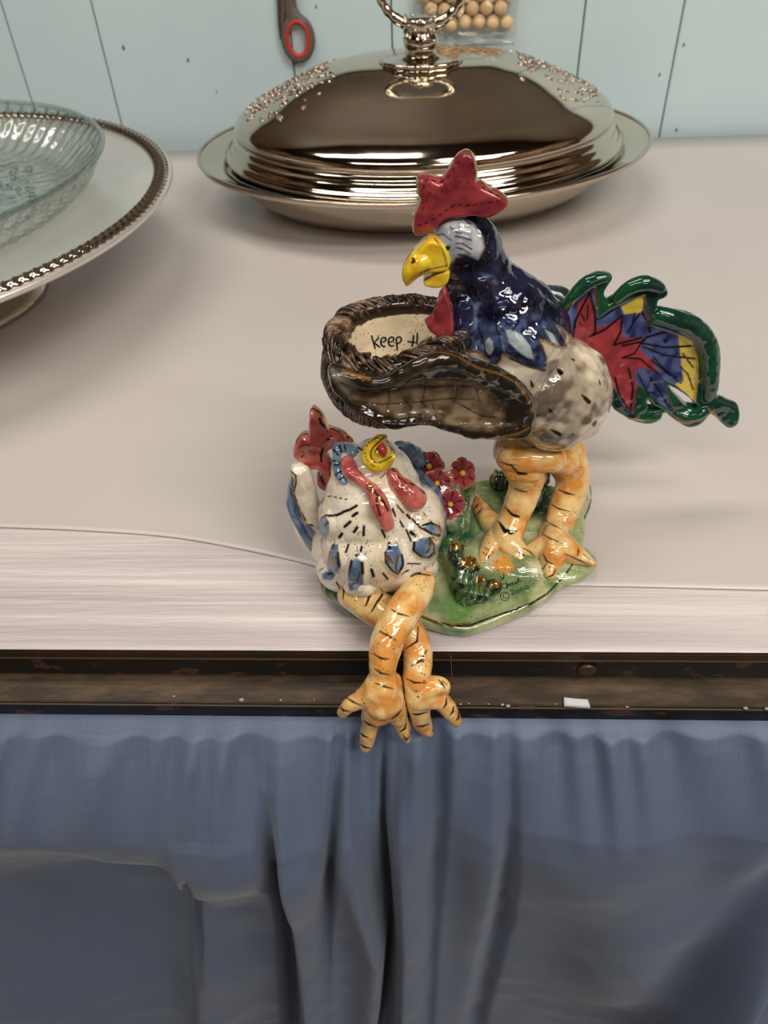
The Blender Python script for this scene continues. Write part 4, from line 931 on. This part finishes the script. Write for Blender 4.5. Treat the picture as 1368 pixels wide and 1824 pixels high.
# ---- leaf curling up behind the right leg, stumps, twig stump, flower clump
leaf = [(1040, 846), (1050, 862), (1054, 885), (1046, 912), (1034, 936), (1022, 958), (1012, 962), (1006, 945), (1008, 920), (1022, 890), (1030, 862)]
sculpt('curled_leaf', [plate(leaf, .082, .0024, 4), limb([k2(1015, 955, .080, 9), gnd(1000, 962, .010, 12)], True)], GZS, FG, .0005, 3, S(206, 198, 170, 0), [('line', [(1052, 866), (1056, 886), (1046, 914), (1022, 962)], 5, GREEN3)], .0003, 200)
GT = [(S(22, 34, 24, 0), 260, .45, .6, .95, 2)]
def bark(co, nm, u, v, fc, c, d):
    th = np.arctan2(co[:, 1]-co[:, 1].mean(), co[:, 0]-co[:, 0].mean()); g = np.sin(u*.5+v*.12+vnoise(co, 160)*9)*.5+.5
    c = c.copy(); c[:, :3] *= (.55+.75*g)[:, None]; return c, d+(g-.5)*.0006
gp = lambda px, py, r: [('poly', [(px-r, py-r*.6), (px, py-r), (px+r, py-r*.5), (px+r*1.1, py+r*.5), (px, py+r*.8), (px-r, py+r*.5)], GOLD, 2.5)]
sculpt('tree_stump', [limb([gnd(915, 905, .012, 15), k2(905, 880, .100, 17), k2(893, 855, .101, 20)], True)], GZT, FG, .0005, 2, S(58, 78, 50, 0), [('line', [(876, 858), (880, 845), (890, 836)], 5, GOLD)], .0005, 300, mottle=GT, extra=bark)
sculpt('tree_stump', [limb([gnd(948, 900, .012, 12), k2(960, 872, .100, 11), k2(972, 845, .101, 9)], True)], GZT, FG, .0005, 2, S(48, 68, 46, 0), [], .0005, 300, mottle=GT, extra=bark)
ts = [limb([gnd(833, 1052, .012, 26), k2(822, 1015, .030, 18), k2(811, 988, .034, 14), k2(812, 976, .036, 12)], True), limb([gnd(842, 1052, .012, 20), k2(838, 1026, .029, 19), k2(838, 1006, .033, 15)], True), limb([gnd(845, 1050, .012, 16), k2(858, 1036, .028, 13)], True), limb([gnd(850, 1056, .011, 15), k2(882, 1044, .025, 13)], True), egg(850, 1056, .020, 32, 14, .006, -10)]
sculpt('branch_stump', ts, GZT, FG, .00045, 3, S(74, 108, 68, 0), gp(812, 971, 9)+gp(836, 1000, 13)+gp(855, 1034, 7)+gp(882, 1040, 7)+[('line', [(838, 1030), (842, 1018), (850, 1015)], 5, BLK)], .0004, 300, mottle=GT, extra=bark)
gl = [limb([gnd(812, 950, .010, 20), gnd(795, 965, .010, 14)], True), limb([gnd(820, 940, .012, 16), k2(826, 900, .072, 13), k2(833, 868, .078, 12), k2(828, 850, .080, 14)], True), limb([gnd(800, 950, .012, 18), k2(803, 925, .060, 16)], True), egg(800, 868, .075, 36, 36, .010, 0), egg(772, 870, .072, 26, 26, .009)]
ops = [('npoly', [(820, 868), (845, 862), (838, 900), (830, 935), (812, 945), (815, 900)], GREEN3, GREEN2, 4), ('npoly', [(775, 938), (850, 925), (850, 985), (770, 985)], GREEN3, GREEN2, 5)]
sculpt('flower_clump', gl, GZ, FG, .0006, 3, S(206, 200, 178, 0), ops, .0009, 320, mottle=[(S(150, 148, 130, 0), 300, .5, .7, .7, 2)])
PET = glaze('petal_glaze', 0, water=.15)
def flower(px, py, Y, r, nrm, np_=6):
    r = r*1.14
    c_ = at(px, py, Y); R_ = r*depth(c_)/F; nz = np.array(nrm, float); nz /= np.linalg.norm(nz); e1 = np.cross(nz, [0.1, .2, 1.]); e1 /= np.linalg.norm(e1); e2 = np.cross(nz, e1)
    V, f = ellipsoid(c_+nz*R_*.12, [e1*R_*.2, e2*R_*.2, nz*R_*.2], 2); fo = link('flower', mesh(V, f), plain('yellow_centre', S(206, 160, 52), .15), FG)
    for k in range(np_):
        a = 2*math.pi*k/np_+.3; d_ = e1*math.cos(a)+e2*math.sin(a); s_ = np.cross(nz, d_)
        V, f = ellipsoid((0, 0, 0), np.eye(3), 3); V = np.array(V); x, y, z = V[:, 0], V[:, 1], V[:, 2]
        out = c_+(d_[None]*(.52+.50*x)[:, None]+s_[None]*(.46*y*(1+.25*x))[:, None]+nz[None]*((.13*z+.22*(.5+.5*x)**2-.05+.10*y*y)[:, None]))*R_
        me = mesh(out, f); ca = me.color_attributes.new('Col', 'FLOAT_COLOR', 'POINT')
        rad_ = np.hypot(x, y); colr = np.tile(np.array(S(132, 46, 58, 0)), (len(x), 1)); tmask = np.clip((x+.1)*1.4, 0, 1)[:, None]; colr = colr*(1-.35*tmask)+np.array(S(186, 92, 96, 0))*.35*tmask
        ln = (np.abs(y) < .11) & (x > -.75) & (x < .62) & (z > 0); colr[ln] = BLK; gd_ = (rad_ > .93) & (x > .1); colr[gd_] = GOLD; back = z < -.1; colr[back & ~gd_] = S(200, 190, 170, 0)
        ca.data.foreach_set('color', colr.astype(np.float32).ravel()); link('petal', me, PET, fo)
flower(765, 831, .062, 25, (-.25, -1, .75)); flower(778, 861, .054, 24, (.05, -1, .75)); flower(801, 898, .048, 24, (.35, -1, .65)); flower(822, 843, .062, 25, (.75, -.75, .8))

# signature painted on the base
z4 = lambda pts: Z(6.84, 780, 940, pts)
circ = lambda cx_, cy_, r_, n=12, a0=0, a1=6.2832: [(cx_+r_*math.cos(a0+(a1-a0)*k/n), cy_+r_*math.sin(a0+(a1-a0)*k/n)) for k in range(n+1)]
ink(bt_, [z4([(800, 555), (805, 590), (790, 630), (755, 650)]), z4([(755, 595), (780, 620), (800, 600)]), z4([(835, 655), (842, 690), (850, 745)]), z4(circ(812, 710, 30)), z4([(850, 720), (862, 680), (872, 715), (886, 672), (900, 708)]), z4([(905, 660), (912, 700), (930, 665), (940, 695)]), z4([(950, 655), (958, 690), (975, 650), (985, 612), (990, 655), (1022, 645)]),
          z4(circ(815, 835, 54, 16)), z4([(846, 805), (820, 795), (798, 815), (798, 848), (822, 862), (848, 848)]), z4([(880, 782), (900, 758), (922, 772), (912, 800), (905, 818), (950, 796)]), z4(circ(970, 778, 17)), z4(circ(1020, 752, 19)), z4(circ(1084, 726, 21))], .00017, 'signature', BASE)

# ---- hen
hb = [egg(676, 972, .030, 104, 82, .028, -4), egg(668, 925, .034, 98, 78, .026, 0), egg(735, 940, .032, 54, 80, .022, -10), egg(664, 870, .040, 84, 62, .023, 12), egg(672, 900, .0365, 92, 74, .0255, 0), egg(664, 850, .042, 74, 56, .022, 14), egg(648, 828, .046, 60, 44, .019, 20), egg(668, 812, .044, 44, 32, .016, 0), egg(608, 1010, .028, 44, 44, .018, 0), egg(730, 1010, .026, 50, 40, .018, 0),
      limb([(632, 1042, .012, 20), (650, 1040, .010, 22)]), limb([(570, 905, .046, 8), (575, 985, .036, 20)])]
z6 = lambda pts: Z(3.42, 480, 700, pts); z8 = lambda pts: Z(5.262, 540, 900, pts); zh = lambda pts: Z(6.84, 500, 720, pts); zw = lambda pts: Z(6.218, 640, 760, pts)
spots = [z8([(300, 370), (345, 360), (352, 470), (375, 545), (340, 620), (270, 690), (200, 685), (195, 635), (250, 610), (240, 530), (262, 430)]), z8([(465, 510), (510, 485), (560, 520), (572, 640), (570, 720), (520, 780), (450, 790), (432, 740), (445, 600)]),
         z8([(768, 420), (790, 350), (830, 370), (870, 345), (900, 420), (938, 500), (935, 570), (885, 632), (830, 605), (765, 510)]), z8([(1040, 340), (1100, 300), (1170, 290), (1215, 360), (1210, 430), (1160, 475), (1090, 465), (1030, 410)]), z8([(1115, 200), (1170, 165), (1240, 185), (1280, 240), (1265, 280), (1190, 265), (1130, 235)]),
         z8([(195, 120), (230, 95), (262, 160), (262, 230), (228, 330), (195, 260), (170, 170)]), z6([(300, 660), (330, 630), (352, 640), (345, 670), (310, 710), (295, 740)])]
ops = []
for s_ in spots: ops.append(('poly', inset(s_, -5), S(236, 220, 192, 0), 4, .0010)); ops.append(('npoly', s_, BLUEG, BLUEG2, 1.2, 500, .0002))
for P_, wd in [([(300, 370), (290, 400)], 4), ([(345, 440), (352, 560), (300, 620), (250, 640)], 3), ([(465, 515), (440, 600), (432, 690)], 4.5), ([(560, 530), (566, 620)], 4.5), ([(768, 440), (772, 530), (830, 600), (885, 632)], 3.5), ([(915, 460), (925, 540), (890, 620)], 3.5), ([(800, 350), (806, 400)], 5), ([(1040, 340), (1030, 410), (1090, 465), (1160, 478), (1210, 430), (1212, 370), (1170, 300)], 4), ([(1115, 190), (1180, 165), (1260, 200), (1280, 250), (1250, 278)], 3.5), ([(1120, 220), (1180, 262), (1260, 282)], 4), ([(195, 120), (240, 95)], 3), ([(250, 160), (230, 190)], 4), ([(225, 270), (200, 260)], 3),
               ([(255, 100), (285, 97)], 4), ([(310, 95), (365, 72)], 4.5), ([(375, 62), (440, 40), (500, 5)], 4.5), ([(465, 100), (505, 72)], 5), ([(390, 200), (440, 155)], 5), ([(478, 250), (505, 210)], 5), ([(570, 200), (565, 280)], 4.5), ([(340, 300), (362, 268)], 5), ([(400, 440), (425, 370)], 3.5), ([(540, 430), (548, 390)], 4), ([(640, 605), (660, 665)], 5), ([(750, 640), (790, 690)], 4), ([(740, 235), (768, 298)], 4), ([(910, 150), (940, 200)], 3), ([(965, 230), (1010, 330)], 3.5), ([(1010, 255), (1045, 280)], 6), ([(975, 545), (1095, 550)], 2.5), ([(920, 640), (985, 610)], 3), ([(1020, 130), (1100, 215)], 3), ([(975, 90), (1000, 120)], 4), ([(840, 30), (865, 100)], 3), ([(880, 0), (940, 70)], 2.6), ([(500, 465), (525, 470)], 4), ([(200, 540), (225, 510)], 2.5), ([(150, 620), (185, 590)], 2.5), ([(315, 725), (345, 780)], 3), ([(1015, 662), (1060, 640), (1130, 640), (1195, 655)], 4.5)]:
    ops.append(('line', z8(P_), wd*1.15))
ops += dashes(zh([(510, 1118), (580, 1115), (700, 1140), (830, 1165)]), 5, 3.2) + dashes(zh([(540, 1368), (640, 1350), (740, 1325)]), 4, 3) + dashes([(752, 910), (770, 935), (785, 950)], 3, 2.4)
for P_ in [[(285, 440), (270, 560)], [(330, 480), (300, 540), (330, 530)], [(480, 730), (520, 680), (545, 600)], [(800, 470), (830, 530)], [(880, 470), (860, 560), (870, 600)], [(1170, 320), (1180, 380), (1140, 430)], [(1220, 200), (1270, 230), (1270, 275)], [(1190, 290), (1240, 330)], [(785, 460), (800, 530)], [(450, 740), (470, 760)]]: ops.append(('line', z8(P_), 3.2, S(176, 130, 60, .85)))
ops += [('line', zw([(235, 565), (270, 540), (285, 510)]), 2), ('line', zh([(945, 530), (990, 555)]), 4.5), ('line', zh([(915, 565), (945, 580)]), 4), ('line', zh([(605, 610), (615, 655)]), 2.2), ('line', zw([(420, 870), (480, 950)]), 2.4), ('line', zw([(360, 920), (400, 990)]), 2.4), ('line', zw([(450, 1050), (480, 1110)]), 2.4), ('line', zw([(525, 980), (560, 1015)]), 3.4), ('line', zw([(585, 1020), (640, 1070), (685, 1130)]), 2.6)]
for i in range(16):
    x = random.uniform(575, 775); y = random.uniform(930, 1050); ops.append(('line', [(x, y), (x+random.uniform(-4, 4), y+random.uniform(4, 8))], 1.5))
HB = sculpt('hen_body', hb, GZS, FG, .0004, 40, CREAM, ops, .00025, 110, mottle=[(S(208, 186, 150, 0), 90, .5, .75, .6, 1)])
ht = bvh(HB)
def onhen(pts):
    """(px,py,r px,lift px) -> world chain resting on the hen"""
    out = []
    for (px, py, r, lf) in pts:
        q_ = surf(ht, px, py, 0)
        if q_ is None: q_ = at(px, py, .044)
        k = depth(q_)/F; d_ = ray(px, py); d_ /= np.linalg.norm(d_); out.append(tuple(q_-d_*lf*k)+(r*k,))
    return limb(out, True)
hcomb = zh([(362, 58), (400, 48), (470, 95), (530, 165), (582, 280), (650, 298), (740, 340), (820, 395), (895, 450), (890, 505), (800, 520), (700, 500), (625, 500), (570, 560), (625, 690), (640, 860), (615, 945), (540, 1005), (460, 935), (452, 860), (490, 775), (440, 745), (330, 762), (235, 715), (235, 645), (165, 605), (142, 540), (190, 430), (265, 365), (350, 345), (340, 200)])
ops = [('npoly', hcomb, PINK, PINK2, 1, 260), ('line', zh([(475, 180), (490, 230), (530, 275)]), 5, BLK), ('line', zh([(520, 540), (490, 620), (495, 690)]), 5, BLK), ('line', zh([(475, 830), (495, 900), (530, 985)]), 5, BLK), ('line', zh([(570, 430), (610, 395)]), 5, BLK),
       ('line', zh([(360, 70), (400, 52), (470, 98), (535, 170), (580, 285), (560, 320)]), 4.5, GOLD), ('line', zh([(580, 290), (650, 298), (745, 342), (825, 400)]), 4.5, S(150, 116, 50, .9)), ('line', zh([(150, 530), (190, 430), (265, 368), (340, 345)]), 4, S(140, 108, 40, .9)), ('line', zh([(240, 680), (260, 640), (275, 620)]), 3, GOLD),
       ('poly', zh([(240, 430), (300, 420), (350, 480), (345, 560), (270, 580), (225, 520)]), S(150, 50, 60, 0), 3)]
sculpt('comb', [plate(hcomb, .050, .0045, 5)], GZR, HB, .00045, 5, PINK, ops, .0006, 150)
# open beak and tongue
bc_ = [(685, 779, 4, .030), (674, 783, 6.5, .030), (663, 793, 8, .031), (656, 806, 9, .031), (657, 819, 10, .030), (667, 828, 10.5, .029), (681, 829, 9, .027), (692, 822, 7, .025), (699, 814, 4.5, .024)]
bY = [.032, .031, .0305, .030, .029, .0280, .027, .026, .025]
hY = surf(ht, 660, 812)[1]
off = hY-.0055-.0305
Lb = [(p[0], p[1], y+off, p[2]*1.15) for p, y in zip(bc_, bY)]
ops = [('npoly', [(630, 760), (720, 760), (720, 850), (630, 850)], YEL, YEL2, 1, 300), ('line', [(685, 778), (676, 786), (666, 795), (660, 805), (661, 815), (667, 823), (676, 824), (688, 819), (699, 812)], 2.8)]
for i in range(30):
    a = random.uniform(1.6, 4.6); x, y = 676+26*math.cos(a), 806+26*math.sin(a); ops.append(('line', [(x, y), (x+1, y+1)], random.uniform(1, 2.2)))
sculpt('beak', [limb(Lb), egg(676, 807, hY-.0035, 19, 20, .0035)], GZ, HB, .0004, 3, YEL, ops, .0002, 200)
V, f = egg(681, 801, hY-.0065, 9, 13, .0030, 15, 3); link('tongue', mesh(V, f), plain('tongue_glaze', S(168, 50, 62), .08), HB)
# wattles and cheeks
sculpt('wattle', [onhen([(620, 826, 13, 4), (625, 840, 14, 5), (639, 852, 10, 4), (651, 861, 8, 4), (663, 874, 12, 8), (674, 895, 15, 12), (683, 917, 14, 12), (690, 934, 11, 9)])], GZR, HB, .00042, 4, PINK,
       [('line', zw([(65, 600), (90, 690), (140, 720)]), 2), ('line', zw([(190, 790), (200, 880), (230, 980)]), 3.6), ('line', zw([(110, 640), (170, 720), (260, 820), (320, 930)]), 4.5, S(150, 110, 44, .9)), ('line', zw([(85, 640), (150, 660)]), 3, GOLD)], .0004, 200, mottle=[(PINK2, 200, .45, .65, .9, 2)])
sculpt('wattle', [onhen([(700, 845, 11, 4), (708, 860, 14, 7), (724, 876, 19, 11), (737, 889, 21, 11)])], GZR, HB, .00042, 4, PINK,
       [('line', zw([(360, 460), (440, 560), (520, 620), (640, 650), (720, 740)]), 2.6, S(90, 60, 30, .6))], .0004, 200, mottle=[(PINK2, 200, .45, .65, .9, 2)])
# blue brow bands with black creases
ops = [('line', zh(P_), 3.6) for P_ in [[(720, 500), (735, 580)], [(775, 500), (790, 560)], [(650, 560), (700, 620)], [(650, 690), (720, 720)], [(665, 860), (745, 815)], [(715, 920), (780, 880)], [(650, 740), (700, 740)]]]
sculpt('brow', [onhen([(601, 796, 7, 2), (602, 812, 9, 3), (602, 828, 9, 3), (605, 842, 9, 3), (612, 857, 7, 2)]), onhen([(603, 797, 7, 2), (618, 798, 9, 3), (630, 806, 8, 2)])], GZ, HB, .00045, 4, S(128, 152, 174, 0), ops, .0006, 300, mottle=[(BLUEG2, 300, .45, .65, .8, 2)])
# left wing tip, right wing and tail feathers
lw = z6([(128, 480), (140, 445), (175, 435), (212, 448), (220, 500), (250, 580), (262, 660), (300, 700), (320, 800), (330, 900), (345, 945), (330, 965), (290, 972), (240, 945), (190, 880), (150, 800), (115, 700), (102, 640), (112, 560)])
stk = [('line', z6([(120+i*9, 560+i*18), (150+i*12, 720+i*18), (215+i*13, 860+i*12)]), 1.5, S(58, 76, 100, 0), -.0003) for i in range(6)]
sculpt('wing', [plate(lw, .043, .0045, 5), limb([(541, 838, .042, 11), (548, 865, .042, 13), (553, 895, .042, 14), (565, 925, .042, 14)])], GZ, HB, .00045, 4, CREAM,
       [('npoly', z6([(128, 470), (150, 530), (150, 640), (180, 700), (235, 790), (290, 860), (345, 945), (330, 985), (240, 960), (90, 700), (95, 520)]), BLUEG, BLUEG2, 1, 400)]+stk+[('line', z6([(128, 475), (158, 500), (162, 545), (148, 600), (160, 660), (200, 740), (225, 790), (262, 808)]), 3.2, GOLD)], .0004, 160)
rw = [limb([(710, 800, .062, 14), (735, 812, .064, 18), (752, 828, .066, 14)]), limb([(745, 850, .058, 14), (765, 880, .050, 18), (778, 915, .044, 16), (784, 950, .038, 10)])]
stk = [('line', [(720+i*7, 845+i*8), (745+i*6, 878+i*12), (760+i*5, 905+i*12)], 2, S(190, 196, 196, 0)) for i in range(5)]+[('line', [(755+i*6, 850+i*10), (772+i*4, 885+i*12)], 1.8, S(40, 56, 76, 0), -.0003) for i in range(6)]
sculpt('far_wing', rw, GZT, HB, .0005, 3, BLUEG2, stk+[('line', [(708, 832), (715, 826), (728, 825), (735, 832)], 3, S(90, 70, 40, .5))], .0005, 260, mottle=[(S(140, 166, 190, 0), 300, .5, .65, .8, 2)])

# ---- hen legs crossed over the table edge
z9 = lambda pts: Z(4.56, 560, 980, pts)
front = [limb([(748, 1040, .012, 26), (738, 1060, .006, 28), (718, 1090, -.003, 29), (697, 1125, -.0115, 28), (686, 1155, -.0165, 27), (682, 1180, -.020, 24), (683, 1205, -.023, 21), (682, 1225, -.0255, 26), (681, 1250, -.027, 30)]),
         limb([(666, 1232, -.026, 22), (642, 1245, -.027, 14), (622, 1256, -.028, 11), (611, 1268, -.028, 8)]), limb([(668, 1262, -.0275, 20), (659, 1290, -.028, 14), (655, 1312, -.0285, 12), (652, 1330, -.029, 9)]), limb([(700, 1255, -.0265, 20), (711, 1285, -.0275, 11), (718, 1302, -.028, 8), (725, 1318, -.028, 5)]), limb([(683, 1205, -.023, 20), (668, 1232, -.026, 24), (648, 1246, -.0265, 15)]), limb([(684, 1215, -.024, 22), (695, 1250, -.0265, 24), (672, 1268, -.0275, 22)]), limb([(700, 1210, -.021, 12), (712, 1260, -.024, 9), (724, 1300, -.026, 5)])]
stf = [z9([(625, 480), (680, 515), (770, 538)]), z9([(525, 658), (590, 690), (665, 735)]), z9([(482, 842), (540, 880), (610, 884)]), z9([(490, 962), (540, 1000), (610, 1012)]), z9([(495, 1080), (560, 1105), (645, 1128)]), z9([(255, 1195), (310, 1230), (380, 1262)]), z9([(205, 1272), (235, 1300), (280, 1310)]), z9([(398, 1382), (440, 1415), (498, 1435)]), z9([(370, 1480), (400, 1508), (440, 1525)]), z9([(372, 1575), (410, 1600), (462, 1612)]), z9([(630, 1370), (670, 1340), (705, 1300)]), z9([(695, 1475), (735, 1450), (745, 1400)]), z9([(718, 1500), (745, 1540), (770, 1520)]), z9([(790, 208), (840, 190), (945, 205)])]
OM2 = [(OR2, 95, .46, .66, .9, 1), (S(248, 220, 160, 0), 140, .58, .75, .7, 5)]
sculpt('leg', front, GZL, HB, .00045, 14, OR1, stripes(stf, 4.2), .0004, 150, mottle=OM2, infl=.0007)
back = [limb([(628, 1058, .014, 26), (655, 1075, .011, 30), (695, 1098, .004, 30), (726, 1122, -.004, 26), (742, 1152, -.0085, 24), (744, 1185, -.0150, 24), (742, 1215, -.0195, 21), (747, 1240, -.0215, 24)]),
        limb([(752, 1230, -.021, 22), (775, 1222, -.0205, 17), (790, 1222, -.0205, 11), (794, 1229, -.0205, 7)]), limb([(765, 1238, -.0215, 22), (786, 1250, -.0225, 15), (803, 1268, -.0235, 12), (813, 1284, -.024, 8)]), limb([(745, 1245, -.022, 20), (748, 1272, -.023, 16), (755, 1292, -.0235, 13), (763, 1306, -.024, 7)])]
stb = [z9([(475, 312), (445, 370), (418, 450)]), z9([(552, 360), (510, 420), (462, 502)]), z9([(290, 262), (240, 320), (232, 400)]), z9([(842, 620), (835, 740), (742, 800)]), z9([(915, 810), (860, 900), (782, 942)]), z9([(750, 1045), (810, 1075), (905, 1078)]), z9([(795, 1330), (840, 1335), (922, 1315)]), z9([(830, 1432), (880, 1430), (932, 1412)]), z9([(1010, 1052), (1040, 1090), (1060, 1122)]), z9([(1072, 1200), (1070, 1250), (1045, 1290)]), z9([(1130, 1268), (1125, 1310), (1100, 1342)]), z9([(1172, 1320), (1172, 1360), (1150, 1385)]), z9([(1040, 1062), (1075, 1090)])]
sculpt('leg', back, GZL, HB, .00045, 14, OR1, stripes(stb, 4.2)+[('line', z9([(475, 312, 5), (418, 450, 3)]), 5), ('line', z9([(552, 360, 5), (462, 502, 2)]), 5)]+[('line', z9([(x, y), (x+3, y+4)]), random.uniform(1.5, 4)) for x, y in [(850, 950), (880, 900), (860, 1020), (890, 1060), (825, 1145), (840, 1190), (870, 1000), (895, 1010), (905, 940)]], .0004, 150, mottle=OM2, infl=.0007)
